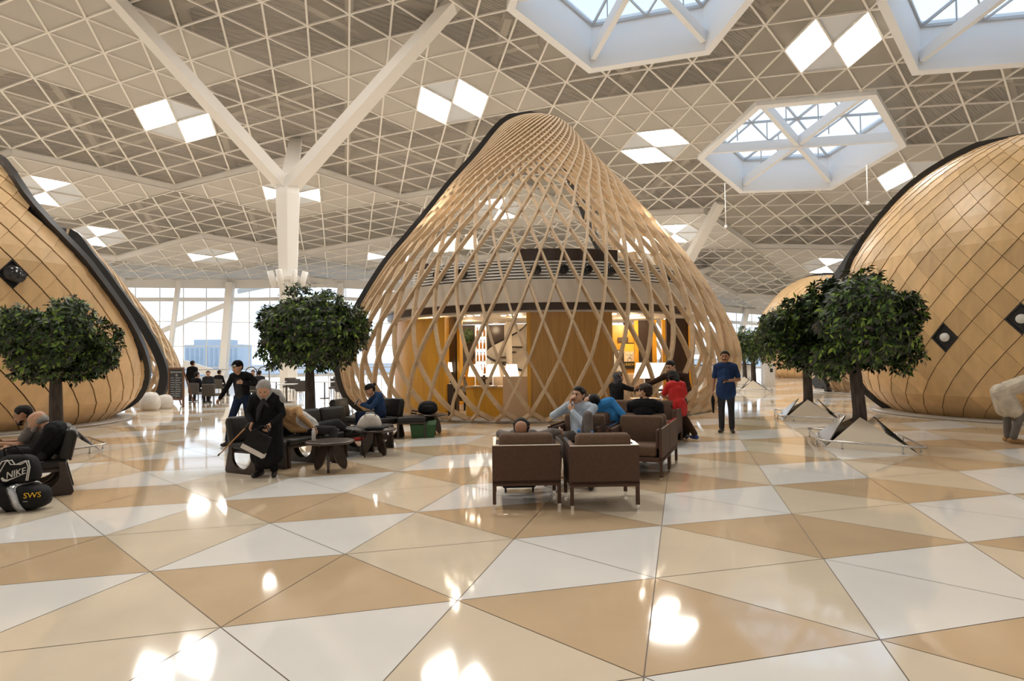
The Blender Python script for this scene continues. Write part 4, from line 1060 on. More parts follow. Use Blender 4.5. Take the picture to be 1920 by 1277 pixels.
armchair('far brown armchair facing the camera, left of the girl in red', (1.95, 12.15, 0), rzF)
armchair('far brown armchair on whose arm the girl in red sits', (2.76, 11.85, 0), rzF)
lt = thing('low_table', 'low dark table between the near brown armchairs', 'table', (.75, 8.35, 0)); m = MB(); m.box((0,0,.42), (.75,.42,.03)); m.build('tabletop', M_walnut, lt)
for sx in (-.34,.34):
    for sy in (-.18,.18): m = MB(); m.box((sx,sy,.2025), (.035,.035,.405)); m.build('leg', M_walnut, lt)
M_pet = mat('bottle_plastic', (0.65, 0.75, 0.85), 0.1, trans=0.7); M_blue = mat('blue_cap', (0.03, 0.22, 0.60), 0.4)
def bottle(label, loc, s=1.0, col=None):
    t = thing('water_bottle', label, 'bottle', loc, 0, 'blue capped water bottles'); m = MB(); m.lathe([(0,0),(.032*s,0),(.033*s,.02*s),(.031*s,.09*s),(.033*s,.13*s),(.013*s,.185*s),(.012*s,.20*s)], (0,0,0), 14); m.build('body', M_pet, t)
    m = MB(); m.lathe([(.016*s,.195*s),(.016*s,.225*s),(0,.225*s)], (0,0,0), 12); m.build('cap', M_blue, t)
bottle('small blue capped water bottle in front of the raised knee', (.865, 8.30, .435), 1.25); bottle('second blue capped bottle, between the two facing armchairs', (1.06, 8.42, .435), 1.05)
t = thing('drink_can', 'white and grey bottle on the nearest round table', 'bottle', (-3.02, 9.50, .455)); m = MB(); m.lathe([(0,0),(.027,0),(.029,.01),(.029,.15),(.02,.165)], (0,0,0), 14); m.build('body', mat('can_white', (.6,.58,.55), .3), t); m = MB(); m.lathe([(.019,.165),(.019,.19),(0,.19)], (0,0,0), 12); m.build('cap', M_white, t)

# ================================================================= bags
M_nyl = mat('black_nylon', (0.012, 0.012, 0.013), 0.7, spec=0.2, var=0.3, scale=14, bump=0.3); M_wht = mat('white_leather', (0.66, 0.62, 0.57), 0.5, var=0.06, scale=6, bump=0.2); M_grn = mat('green_canvas', (0.028, 0.085, 0.022), 0.7, var=0.15, scale=10, bump=0.2)
M_pipe = mat('white_piping', (0.62, 0.61, 0.58), 0.5); M_foil = mat('silver_tape', (0.45, 0.47, 0.50), 0.22, metal=0.85, var=0.3, scale=12, bump=0.6); M_yel = mat('yellow_print', (0.72, 0.42, 0.01), 0.5)
def blob(m, c, size, p=2.6, nz=14, na=28, taper=0.0, M=None, mi=0, lump=0.0, seed=1):
    """soft superellipsoid bag body"""
    r = np.random.default_rng(seed); vs = []; fs = []; R = M if M is not None else Matrix.Identity(3); ph = r.uniform(0, 6, 6)
    f = lambda v: math.copysign(abs(v)**(2/p), v)
    for j in range(nz+1):
        t = -PI/2 + PI*j/nz; ct, st = max(abs(math.cos(t)), 1e-4)**(2/p), f(math.sin(t))
        for k in range(na):
            a = 2*PI*k/na; q = 1 + lump*(math.sin(3*a+ph[0]+2*t)*.5 + math.sin(5*a+ph[1]-3*t)*.3)
            tp = 1 - taper*(st*.5+.5)
            vs.append(R @ Vector((size[0]/2*ct*f(math.cos(a))*q*tp, size[1]/2*ct*f(math.sin(a))*q*tp, size[2]/2*st*(1+lump*math.sin(2*a+ph[2])*.4))) + Vector(c))
    for j in range(nz):
        for k in range(na): fs.append((j*na+k, j*na+(k+1) % na, (j+1)*na+(k+1) % na, (j+1)*na+k))
    m.add(vs, fs, mi, True)
# sports bag standing on the duffel at the far left
b1 = thing('sports_bag', 'black sports bag with white piping and white logo, on the taped duffel', 'bag', (-5.72, 7.27, .30), math.radians(4))
m = MB(); blob(m, (0,0,.165), (.50,.26,.33), 3.2, lump=.04, taper=.22); m.build('body', M_nyl, b1)
for dx in (0, .045):
    m = MB(); m.tube([(-.20+dx,-.135,.04),(-.165+dx,-.137,.14),(-.10+dx,-.125,.27),(-.04+dx,-.122,.285),(.0+dx,-.13,.235),(.06+dx,-.13,.235),(.16+dx*.6,-.125,.275),(.19+dx*.4,-.13,.20),(.17+dx*.4,-.135,.05)], .006, 6); m.build('piping', M_pipe, b1)
text_obj('logo', 'NIKE', .10, M_pipe, b1, Matrix.Translation((.055,-.137,.135)) @ Matrix.Rotation(-.25,4,'Y') @ UP_Y, .003, .3)
m = MB(); sw = [(-.14,0.0),(-.12,-.035),(-.08,-.04),(.13,.05),(-.06,-.015),(-.10,-.012),(-.12,.01)]; m.prism(sw, .006, Matrix.Translation((.04,-.137,.085)) @ UP_Y); m.build('swoosh', M_pipe, b1)
m = MB(); m.tube([(-.16,0,.31),(-.15,-.02,.40),(-.02,-.03,.43),(.05,-.01,.34)], .014, 8); m.build('handle', M_nyl, b1)
b2 = thing('duffel_bag', 'black duffel bag wrapped in silver tape with yellow print, on the floor at left', 'bag', (-5.85, 7.22, 0), math.radians(6))
m = MB(); blob(m, (0,0,.15), (.98,.34,.30), 3.4, lump=.03); m.build('body', M_nyl, b2)
for x in (-.34, -.20, .0, .22):
    m = MB(); m.tube([(x+.02*math.sin(a*2), .172*math.copysign(abs(math.cos(a))**.62, math.cos(a)), .15+.156*math.copysign(abs(math.sin(a))**.62, math.sin(a))) for a in np.linspace(0, 2*PI, 24)[:-1]], .012 if x != .22 else .02, 6, closed=True)
    for v in range(len(m.v)): m.v[v] = (x + (m.v[v][0]-x)*(2.6 if x != .0 else 3.4), m.v[v][1], m.v[v][2])
    m.build('tape_band', M_foil, b2)
text_obj('print', 'SWS', .085, M_yel, b2, Matrix.Translation((.395,-.150,.19)) @ Matrix.Rotation(.35,4,'Z') @ UP_Y, .004)
m = MB(); m.tube([(.30,-.155,.125),(.40,-.13,.12),(.47,-.05,.13)], .009, 6); m.build('zip', M_foil, b2)
b3 = thing('handbag', 'soft white leather handbag on the middle round table', 'bag', (-2.52, 11.05, .455), .3); m = MB(); blob(m, (0,0,.135), (.50,.22,.27), 2.7, taper=.42, lump=.09, seed=4); m.build('body', M_wht, b3)
m = MB(); m.tube([(-.1,-.06,.23),(-.06,-.08,.30),(.05,-.08,.30),(.1,-.06,.23)], .010, 8); m.build('handle', M_wht, b3)
b4 = thing('shoulder_bag', 'flat black bag with hanging strap, lying before the white handbag', 'bag', (-2.40, 10.86, .455), .2); m = MB(); blob(m, (0,0,.03), (.34,.14,.06), 3); m.build('body', M_nyl, b4); m = MB(); m.tube([(-.16,-.02,.03),(-.2,-.12,.01),(-.215,-.155,-.12),(-.20,-.15,-.30),(-.16,-.16,-.44)], .011, 6); m.tube([(.16,0,.04),(.22,-.03,.05),(.24,.0,.03)], .011, 6); m.build('strap', M_nyl, b4)
b5 = thing('backpack', 'black backpack lying on the far round table', 'bag', (-1.90, 13.98, .455), .1); m = MB(); blob(m, (0,0,.145), (.50,.32,.29), 2.8, taper=.25, lump=.04, seed=3); m.build('body', M_nyl, b5); m = MB(); blob(m, (.02,-.14,.12), (.26,.10,.16), 3); m.build('pocket', M_nyl, b5); m = MB(); m.tube([(-.22,-.05,.06),(-.34,-.08,.09),(-.36,-.08,.03),(-.24,-.08,.015)], .016, 6); m.build('strap', M_nyl, b5)
b6 = thing('tote_bag', 'green canvas holdall on the floor below the far round table', 'bag', (-1.93, 13.45, 0), .12); m = MB(); hw = .27
m.add([(-.24,-.13,0),(.24,-.13,0),(.24,.13,0),(-.24,.13,0),(-.27,-.11,.28),(.27,-.11,.28),(.27,.11,.28),(-.27,.11,.28),(-.29,-.02,.34),(.29,-.02,.37),(.29,.02,.37),(-.29,.02,.34),(0,-.04,.30),(0,.04,.30)], [(0,3,2,1),(0,1,5,4),(1,2,6,5),(2,3,7,6),(3,0,4,7),(4,5,9,12,8),(6,7,11,13,10),(5,6,10,9),(7,4,8,11),(8,12,13,11),(12,9,10,13)], 0); m.build('body', M_grn, b6)
for s in (-1, 1): m = MB(); m.tube([(-.10,s*.04,.30),(-.08,s*.05,.40),(0,s*.06,.45),(.08,s*.05,.40),(.10,s*.04,.30)], .008, 6); m.build('handle', M_nyl, b6)
m = MB(); m.prism([(-.13,.0),(0,-.10),(.13,.0)], .012, Matrix.Translation((0,-.125,.27)) @ UP_Y); m.build('flap', M_grn, b6)
b7 = thing('suitcase', 'black wheeled suitcase lying in front of the nearest armchair', 'suitcase', (.06, 7.92, 0), .05); m = MB(); m.rbox((0,0,.165), (.42,.26,.22), .03); m.build('shell', M_nyl, b7)
for sx in (-.17,.17): m = MB(); m.lathe([(0,-.012),(.045,-.012),(.045,.012),(0,.012)], (sx,-.09,.046), 14, M=Matrix.Rotation(PI/2,3,'Y')); m.build('wheel', M_black, b7)
b8 = thing('backpack', 'black backpack on the floor under the girl in red', 'bag', (3.27, 12.55, 0), .2); m = MB(); blob(m, (0,0,.19), (.34,.28,.38), 2.8, lump=.05, seed=9); m.build('body', M_nyl, b8); m = MB(); m.tube([(-.1,-.15,.1),(-.1,-.19,.2),(-.08,-.16,.34)], .016, 6); m.build('strap', M_nyl, b8)
b9 = thing('backpack', 'black backpack on the far armchair beside the girl in red', 'bag', (2.55, 11.78, .47), .2); m = MB(); blob(m, (0,0,.17), (.32,.22,.34), 2.6, taper=.2, seed=12, lump=.04); m.build('body', M_nyl, b9); m = MB(); m.tube([(-.08,0,.33),(0,-.02,.38),(.08,0,.33)], .012, 6); m.build('handle', M_nyl, b9)
M_red = mat('red_cloth', (0.52, 0.012, 0.012), 0.75, var=0.1, scale=10, bump=0.2)
# ================================================================= chalkboard and far cafe
cbd = thing('chalkboard', 'wooden framed chalkboard menu standing by the left dome', 'signboard', (-12.72, 23.7, 0), math.radians(-24)); M_fr = mat('board_frame', (0.16, 0.065, 0.025), 0.5); M_chalk = mat('chalk', (0.62, 0.62, 0.60), 0.9); M_slate = mat('slate', (0.045, 0.046, 0.05), 0.8, var=.3, scale=4)
for sx in (-.38, .38): m = MB(); m.box((sx,0,.75), (.07,.05,1.5)); m.build('frame_post', M_fr, cbd)
for z in (.30, 1.46): m = MB(); m.box((0,0,z), (.72,.045,.07)); m.build('frame_rail', M_fr, cbd)
for sx in (-.36, .36): m = MB(); m.bar((sx,.03,1.4), (sx,.5,.02), .05, .03); m.build('rear_leg', M_fr, cbd)
m = MB(); m.box((0,.005,.88), (.70,.02,1.12)); m.build('slate', M_slate, cbd)
text_obj('title', 'Espressamente', .105, M_chalk, cbd, Matrix.Translation((0,-.012,1.33)) @ UP_Y, .002, .3); text_obj('title', 'illy', .12, M_chalk, cbd, Matrix.Translation((.03,-.012,1.21)) @ UP_Y, .002, .2)
m = MB(); m.box((0,-.01,.74), (.012,.006,.8)); m.build('rule', M_chalk, cbd); rr = random.Random(3)
for c_ in (-1, 1):
    for k in range(9):
        z = 1.10 - .085*k; x0 = -.31 if c_ < 0 else .04; L = rr.uniform(.16, .27); m = MB()
        m.tube([(x0 + L*i/24, -.011, z + .016*math.sin(i*1.9+k) + rr.uniform(-.006,.006)) for i in range(25)], .006, 4); m.build('chalk_line', M_chalk, cbd)
M_cgrey = mat('cafe_chair_grey', (0.075, 0.066, 0.058), 0.7); M_ctop = mat('cafe_table_white', (0.75, 0.76, 0.78), 0.25); M_cleg = mat('cafe_leg', (0.06, 0.05, 0.045), 0.4)
cc0 = None
CH = [(-11.6,24.2,3.0,'nearest grey cafe chair right of the chalkboard'),(-9.75,24.6,3.3,'grey cafe chair left of the walking man'),(-10.9,26.6,.3,'grey cafe chair beyond the nearest white cafe table'),(-9.0,27.0,3.0,'grey cafe chair just behind the walking man'),(-12.0,28.2,.2,'grey cafe chair behind the chalkboard'),(-8.2,29.0,.1,'second row grey cafe chair right of the walking man'),(-10.2,29.6,3.1,'far grey cafe chair in line with the standing waiter'),(-7.0,26.0,2.8,'grey cafe chair left of the white column'),(-11.2,31.4,.1,'rearmost grey cafe chair by the glass, left'),(-8.9,32.0,.2,'rearmost grey cafe chair by the glass, right')]
for x, y, r, lab in CH:
    if cc0 is None:
        cc0 = thing('cafe_chair', lab, 'chair', (x,y,0), r, 'grey cafe chairs'); m = MB(); m.rbox((0,0,.43), (.52,.50,.10), .03); m.build('seat', M_cgrey, cc0); m = MB(); m.rbox((0,.24,.64), (.54,.07,.42), .03); m.build('backrest', M_cgrey, cc0)
        for sx in (-.23,.23):
            for sy in (-.2,.22): m = MB(); m.tube([(sx,sy,0),(sx*.95,sy*.95,.40)], .014, 6); m.build('leg', M_cleg, cc0)
    else: dup(cc0, (x,y,0), r, lab)
ct0 = None
for x, y, lab in ((-11.15,25.5,'white topped cafe table nearest the chalkboard'),(-9.3,25.8,'white topped cafe table left of the walking man'),(-10.9,28.9,'white topped cafe table in the second row'),(-8.4,28.0,'white topped cafe table behind the walking man'),(-7.0,27.4,'white topped cafe table nearest the white column')):
    if ct0 is None:
        ct0 = thing('cafe_table', lab, 'table', (x,y,0), 0, 'white cafe tables'); m = MB(); m.box((0,0,.735), (.70,.70,.03)); m.build('tabletop', M_ctop, ct0); m = MB(); m.tube([(0,0,.03),(0,0,.72)], .03, 8); m.build('post', M_cleg, ct0); m = MB(); m.lathe([(0,0),(.22,0),(.2,.025),(0,.03)], (0,0,0), 16); m.build('foot', M_cleg, ct0)
    else: dup(ct0, (x,y,0), 0, lab)
for k, (x, y, s) in enumerate(((-12.9, 22.3, 1.0), (-12.75, 23.0, .8))):
    t = thing('pouf', ['big white rounded pouf by the left dome rim', 'small white rounded pouf behind the big one'][k], 'pouf', (x,y,0), 0, 'white poufs'); m = MB(); m.lathe([(0,0),(.26*s,0),(.33*s,.14*s),(.34*s,.30*s),(.30*s,.50*s),(.20*s,.62*s),(0,.66*s)], (0,0,0), 24); m.build('body', M_wht, t)
rl = thing('railing', 'glass railing with thin steel handrail before the left glass front', 'railing', (-16, 50, 0)); m = MB(); m.tube([(-14,0,1.1),(22,4,1.1)], .04, 8); m.build('handrail', M_steel, rl)
for k in range(13): m = MB(); m.tube([(-14+3*k, k*4/12, 0), (-14+3*k, k*4/12, 1.1)], .035, 6); m.build('baluster', M_steel, rl)
for k, px in enumerate((471, 494)):
    c = at_depth(px, 700, 40); t = thing('steel_arch', ['left of two thin dark arches before the glass front', 'right of two thin dark arches before the glass front'][k], 'arch', (c.x, 40, 0), 0, 'thin arches'); m = MB(); m.tube([(-.36,0,0),(-.36,0,1.0)] + [(-.36*math.cos(a),0,1.0+.36*math.sin(a)) for a in np.linspace(.2, PI-.2, 8)] + [(.36,0,1.0),(.36,0,0)], .03, 6); m.build('bow', M_black, t)
kx = at_depth(1440, 700, 33.5); t = thing('kiosk', 'white box kiosk far behind the second right tree', 'kiosk', (kx.x, 33.5, 0)); m = MB(); m.box((0,0,.62), (.55,.5,1.24)); m.build('body', M_white, t); m = MB(); m.box((.08,-.255,.85), (.14,.02,.2)); m.build('screen', M_black, t)
kx = at_depth(1338, 700, 38); t = thing('service_counter', 'white far service counter glimpsed through the lattice right side', 'counter', (kx.x, 38, 0)); m = MB(); m.box((0,0,.55), (4.2,1.0,1.1)); m.build('body', M_white, t); m = MB(); m.box((0,-.2,1.12), (4.3,1.2,.05)); m.build('countertop', M_black, t); m = MB(); m.box((-.6,0,2.0), (2.4,.3,.5)); m.box((-1.7,0,1.5), (.08,.1,1.0)); m.box((.5,0,1.5), (.08,.1,1.0)); m.build('overhead_sign', M_white, t)
# ================================================================= people: one continuous remeshed body each, hair and clothes pieces as children
M_skin = mat('skin_light', (0.52, 0.29, 0.18), 0.5); M_skin2 = mat('skin_tan', (0.40, 0.20, 0.11), 0.5)
M_lip = mat('lips', (0.33, 0.12, 0.09), 0.5); M_eye = mat('eyes', (0.03, 0.02, 0.015), 0.3); M_hair = mat('dark_hair', (0.009, 0.007, 0.006), 0.6, spec=0.2, var=.3, scale=40, bump=.4); M_grey = mat('grey_hair', (0.28, 0.27, 0.26), 0.7, var=.3, scale=40, bump=.4)
M_brn = mat('brown_hair', (0.022, 0.012, 0.007), 0.6, spec=0.2, var=.3, scale=40, bump=.4)
def cl(name, col, rough=0.85): return mat('cloth_' + name, col, rough, spec=0.12, var=0.18, scale=7, bump=0.25)
C_black = cl('black', (0.012, 0.012, 0.014)); C_char = cl('charcoal', (0.035, 0.036, 0.040)); C_navy = cl('navy', (0.022, 0.045, 0.12)); C_denim = cl('denim', (0.025, 0.055, 0.13)); C_jean = cl('jeans', (0.015, 0.024, 0.055))
C_grey = cl('grey', (0.17, 0.15, 0.135)); C_dgrey = cl('dark_grey', (0.035, 0.034, 0.036)); C_ltblue = cl('pale_blue', (0.48, 0.57, 0.68)); C_cyan = cl('bright_blue', (0.05, 0.25, 0.58)); C_beige = cl('beige', (0.58, 0.51, 0.41)); C_tan = cl('tan', (0.42, 0.25, 0.12)); C_white = cl('white', (0.60, 0.58, 0.56))
C_silver = cl('silver_scarf', (0.36, 0.35, 0.34)); C_brown = cl('brown', (0.045, 0.025, 0.016)); C_shoe = mat('shoe_black', (0.012, 0.011, 0.011), 0.4); C_bshoe = mat('shoe_blue', (0.03, 0.07, 0.25), 0.6)
def cap_mesh(prims):
    """closed tapered capsules -> vertices, faces"""
    vs = []; fs = []
    for p, q, r1, r2 in prims:
        p, q = Vector(p), Vector(q); d = q - p
        if d.length < 1e-5: q = p + Vector((0,0,1e-3)); d = q - p
        sd, up = frame_from(d); d = d.normalized(); n = 10; o = len(vs); rings = []
        for i in range(1, 5): a = PI/2*i/4; rings.append((p - d*r1*math.cos(a), r1*math.sin(a)))
        for i in range(0, 4): a = PI/2*i/4; rings.append((q + d*r2*math.sin(a), r2*math.cos(a)))
        vs.append(p - d*r1)
        for c, r in rings:
            for k in range(n): t = 2*PI*k/n; vs.append(c + (sd*math.cos(t) + up*math.sin(t))*r)
        vs.append(q + d*r2); L = len(rings); e = o + 1 + L*n
        for k in range(n):
            k2 = (k+1) % n; fs.append((o, o+1+k2, o+1+k)); fs.append((e, e-n+k, e-n+k2))
            for i in range(L-1): a = o+1+i*n; fs.append((a+k, a+k2, a+n+k2, a+n+k))
    return vs, fs
def remesh(name, prims, vox, smooth=2):
    vs, fs = cap_mesh([p[:4] for p in prims]); me = bpy.data.meshes.new(name); me.from_pydata(vs, [], fs); o = bpy.data.objects.new(name, me); COL.objects.link(o)
    md = o.modifiers.new('r', 'REMESH'); md.mode = 'VOXEL'; md.voxel_size = vox; md.use_smooth_shade = True
    sm = o.modifiers.new('s', 'SMOOTH'); sm.factor = 0.5; sm.iterations = smooth
    dg = bpy.context.evaluated_depsgraph_get(); out = bpy.data.meshes.new_from_object(o.evaluated_get(dg)); bpy.data.objects.remove(o); bpy.data.meshes.remove(me); out.name = name
    return out
def colour_by_part(me, prims, mats):
    """each face takes the material of the limb piece it belongs to"""
    nf = len(me.polygons); c = np.empty(nf*3); me.polygons.foreach_get('center', c); c = c.reshape(-1, 3); best = np.full(nf, 1e9); idx = np.zeros(nf, int)
    order = list(mats.keys())
    for p, q, r1, r2, tagn, bias in prims:
        p = np.array(p); q = np.array(q); d = q-p; L = max(d@d, 1e-9); t = np.clip(((c-p)@d)/L, 0, 1); dist = np.linalg.norm(c-(p+t[:,None]*d), axis=1) - (r1+(r2-r1)*t) - bias
        m = dist < best; best[m] = dist[m]; idx[m] = order.index(tagn)
    me.materials.clear()
    for k in order: me.materials.append(mats[k])
    me.polygons.foreach_set('material_index', idx.astype(np.int32)); me.polygons.foreach_set('use_smooth', np.ones(nf, bool)); me.update()
STAND = dict(pelvis=(0,0,.95), chest=(0,.01,1.27), neck=(0,.015,1.46), head=(0,-.015,1.63), shL=(.185,.015,1.42), shR=(-.185,.015,1.42), elL=(.235,.03,1.14), elR=(-.235,.03,1.14), wrL=(.24,-.06,.89), wrR=(-.24,-.06,.89),
             hipL=(.09,0,.93), hipR=(-.09,0,.93), knL=(.10,-.01,.50), knR=(-.10,-.01,.50), anL=(.105,.02,.085), anR=(-.105,.02,.085))
SIT = dict(pelvis=(0,.06,.53), chest=(0,.12,.83), neck=(0,.12,1.0), head=(0,.06,1.16), shL=(.185,.12,.96), shR=(-.185,.12,.96), elL=(.24,.05,.70), elR=(-.24,.05,.70), wrL=(.13,-.18,.63), wrR=(-.13,-.18,.63),
           hipL=(.09,.05,.51), hipR=(-.09,.05,.51), knL=(.12,-.38,.52), knR=(-.12,-.38,.52), anL=(.12,-.40,.085), anR=(-.12,-.40,.085))
def person(label, loc, rz, J, mats, base=STAND, sleeve='long', hd=(0,0,0), hair='short', hairm=None, vox=0.009, group=None, hands=True, curl=0.6, belly=0.0, brows=True, beard=False, scale=1.0, extra=(), foot=(0,0), handdir=None, shoe_len=.17, palm=None, fat=1.0):
    """mats: dict top, low, skin, shoe (+ any extra tag); hd = head (yaw, pitch down, roll) in degrees"""
    j = {k: Vector(v) for k, v in {**base, **J}.items()}; P = []
    def A(p, q, r1, r2, t, b=0.0): P.append((tuple(p), tuple(q), r1, r2, t, b))
    pel, ch, nk, hdp = j['pelvis'], j['chest'], j['neck'], j['head']; low, top = 'low', 'top'
    A(j['hipL']*1.0, j['hipR'], .105*fat, .105*fat, low); A(pel, pel.lerp(ch, .35), .125*fat, .13*fat, low, -.012); A(pel.lerp(ch, .25), ch, .128*fat+belly, .128*fat+belly*.4, top)
    A(pel.lerp(ch,.25)+Vector((.05,0,0)), ch+Vector((.06,0,0)), .105*fat, .115*fat, top); A(pel.lerp(ch,.25)-Vector((.05,0,0)), ch-Vector((.06,0,0)), .105*fat, .115*fat, top)
    if belly: bl = pel.lerp(ch, .35) + Vector((0,-.06,0)); A(bl, bl+Vector((0,0,.06)), .12+belly, .12+belly, top)
    A(j['shL'].lerp(j['shR'], .22), j['shR'].lerp(j['shL'], .22), .098*fat, .098*fat, top); A(ch, nk.lerp(ch, .25), .12*fat, .085, top)
    hn = (hdp - nk); A(nk - Vector((0,0,.05)), hdp - hn*.2, .056, .052, 'skin'); A(nk+Vector((0,.01,-.03)), nk+Vector((0,.005,-.005)), .066, .062, top)
    for s in 'LR':
        sh, el, wr = j['sh'+s], j['el'+s], j['wr'+s]; A(sh, sh.lerp(el, .25), .072, .062, top)
        if sleeve == 'long': A(sh, el, .064, .053, top); A(el, el.lerp(wr, .93), .052, .040, top); A(el.lerp(wr, .8), wr, .030, .027, 'skin')
        elif sleeve == 'short': A(sh, sh.lerp(el, .72), .064, .062, top); A(sh.lerp(el, .6), el, .046, .042, 'skin'); A(el, wr, .042, .027, 'skin')
        hp, kn, an = j['hip'+s], j['kn'+s], j['an'+s]; A(hp, kn, .094*fat, .070, low); A(kn, an.lerp(kn, .08), .070, .062, low); A(an.lerp(kn, .25), an + Vector((0,0,.0)), .040, .042, 'shoe', -.01)
        fa = math.radians(foot[0 if s == 'L' else 1]); fd = Vector((math.sin(fa), -math.cos(fa), 0)); sole = an.z - .04
        if 'footdir'+s in j: fd = j['footdir'+s].normalized()
        A(an - fd*.045 + Vector((0,0,-.035)), an + fd*shoe_len*.55 + Vector((0,0,-.045)), .044, .042, 'shoe'); A(an + fd*shoe_len*.4 + Vector((0,0,-.045)), an + fd*shoe_len + Vector((0,0,-.05)), .042, .033, 'shoe')
        if hands:     # palm, four separate fingers with a bend, thumb from the side of the palm
            d = (wr - el).normalized()
            if handdir and s in handdir: d = Vector(handdir[s]).normalized()
            pn = Vector(palm[s]).normalized() if palm and s in palm else Vector((-1 if s == 'L' else 1, 0, -.15)).normalized()
            pn = (pn - d*pn.dot(d)); pn = pn.normalized() if pn.length > 1e-3 else frame_from(d)[0]
            sd = d.cross(pn).normalized(); sgn = 1 if s == 'L' else -1; sd = sd*sgn
            for w in (-.026, -.009, .009, .026): A(wr + sd*w*.6, wr + d*.085 + sd*w, .016, .0135, 'skin')
            for w, L in ((-.030, .072), (-.010, .082), (.010, .077), (.029, .060)):
                b0 = wr + d*.088 + sd*w; c1 = curl*.8; b1 = b0 + (d*math.cos(c1) + pn*math.sin(c1))*L*.5; c2 = curl*1.7; b2 = b1 + (d*math.cos(c2) + pn*math.sin(c2))*L*.5
                A(b0, b1, .0105, .0095, 'skin'); A(b1, b2, .0095, .0075, 'skin')
            tb = wr + d*.025 - sd*.028; t1 = tb + (d*.6 - sd*.75 + pn*.3).normalized()*.042; A(tb, t1, .015, .0115, 'skin'); A(t1, t1 + (d*.9 - sd*.1 + pn*.4).normalized()*.034, .0115, .009, 'skin')
    # head
    y, pi_, ro = (math.radians(a) for a in hd); R = Matrix.Rotation(y, 3, 'Z') @ Matrix.Rotation(pi_, 3, 'X') @ Matrix.Rotation(ro, 3, 'Y'); H = lambda x, yy, z: hdp + R @ Vector((x, yy, z))
    A(H(0,.022,.032), H(0,-.006,.030), .092, .086, 'skin'); A(H(.018,-.022,-.02), H(-.018,-.022,-.02), .070, .070, 'skin'); A(H(0,-.048,-.072), H(0,-.030,-.055), .042, .056, 'skin')
    A(H(0,-.092,.010), H(0,-.112,-.028), .011, .016, 'skin'); A(H(.013,-.100,-.030), H(-.013,-.100,-.030), .011, .011, 'skin')
    for s in (-1, 1):
        A(H(s*.084,.012,-.004), H(s*.088,.018,.022), .014, .017, 'skin'); A(H(s*.030,-.088,.012), H(s*.037,-.086,.012), .0065, .006, 'eye', .0005)
        if brows: A(H(s*.016,-.092,.034), H(s*.048,-.080,.036), .005, .004, 'hair', .0015)
    A(H(-.018,-.093,-.058), H(.018,-.093,-.058), .008, .008, 'lip', .0015)
    if beard: A(H(-.03,-.085,-.046), H(.03,-.085,-.046), .010, .010, 'hair', .002); A(H(0,-.075,-.088), H(0,-.06,-.095), .034, .034, 'hair', -.004); A(H(.06,-.02,-.06), H(.045,-.05,-.08), .02, .02, 'hair', -.001); A(H(-.06,-.02,-.06), H(-.045,-.05,-.08), .02, .02, 'hair', -.001)
    for e in extra: A(*e)
    hm = hairm or M_hair; M2 = dict(top=mats['top'], low=mats['low'], skin=mats.get('skin', M_skin), shoe=mats.get('shoe', C_shoe), eye=M_eye, lip=M_lip, hair=hm)
    for k in mats: M2.setdefault(k, mats[k])
    me = remesh('body', P, vox); colour_by_part(me, P, M2)
    root = bpy.data.objects.new('person', me); COL.objects.link(root); root.location = loc; root.rotation_euler = (0, 0, rz); root.scale = (scale,)*3
    tag(root, label, 'person', group)
    hp_ = []
    if hair == 'short': hp_ = [(H(0,.036,.046), H(0,.008,.062), .094, .086), (H(0,.055,.0), H(0,.050,.04), .072, .08), (H(.056,-.005,.055), H(-.056,-.005,.055), .044, .044)]
    elif hair == 'bald': hp_ = [(H(.05,.035,-.005), H(.03,.065,.0), .052, .056), (H(-.05,.035,-.005), H(-.03,.065,.0), .052, .056), (H(0,.075,-.01), H(0,.07,.015), .055, .055)]
    elif hair == 'long': hp_ = [(H(0,.036,.048), H(0,.0,.062), .099, .094), (H(.05,.04,-.02), H(-.05,.04,-.02), .068, .068), (H(0,.06,-.02), H(0,.075,-.13), .08, .06)]
    elif hair == 'bun': hp_ = [(H(0,.036,.046), H(0,.004,.060), .096, .09), (H(0,.05,0), H(0,.05,.03), .075, .08), (H(0,.135,.055), H(0,.15,.05), .036, .032)]
    if hp_:
        hme = remesh('hair', hp_, 0.010, 1); hme.materials.clear(); hme.materials.append(hm); ho = bpy.data.objects.new('hair', hme); COL.objects.link(ho); ho.parent = root
    return root, H, j
def wear(root, name, prims, m_, vox=0.012, label=None, smooth=2):
    me = remesh(name, prims, vox, smooth); me.materials.clear(); me.materials.append(m_); o = bpy.data.objects.new(name, me); COL.objects.link(o); o.parent = root
    if label: o['label'] = label
    return o
V = Vector
# --- standing man in a blue shirt, right of the lattice dome
r, H, j = person('person standing in a navy short sleeved shirt, holding a phone at the waist', on_floor(1363, 811), math.radians(-22),
    dict(elL=(.27,.06,1.14), wrL=(.10,-.20,1.13), elR=(-.25,.06,1.14), wrR=(-.27,-.02,.88), chest=(0,0,1.27)), dict(top=C_navy, low=C_dgrey, skin=M_skin2, shoe=C_shoe), sleeve='short', hd=(-6,4,0), belly=.035, beard=False, vox=.008, foot=(12,-14), scale=1.0, handdir={'L': (-1,-.25,.0)}, palm={'L': (0,.6,-.8)}, curl=.7, fat=1.1,
    extra=[((.05,-.0,1.02),(.05,-.0,.86),.155,.165,'top',0),((-.05,0,1.02),(-.05,0,.86),.155,.165,'top',0)])
wear(r, 'moustache', [(H(-.03,-.098,-.046), H(.03,-.098,-.046), .009, .009)], M_hair, .005)
ph = thing('phone', 'dark phone in the hand of the standing man in navy shirt', 'phone', r.location); ph.rotation_euler = r.rotation_euler; m = MB(); m.rbox((.0,-.245,1.155), (.15,.075,.012), .005); m.build('body', M_black, ph)
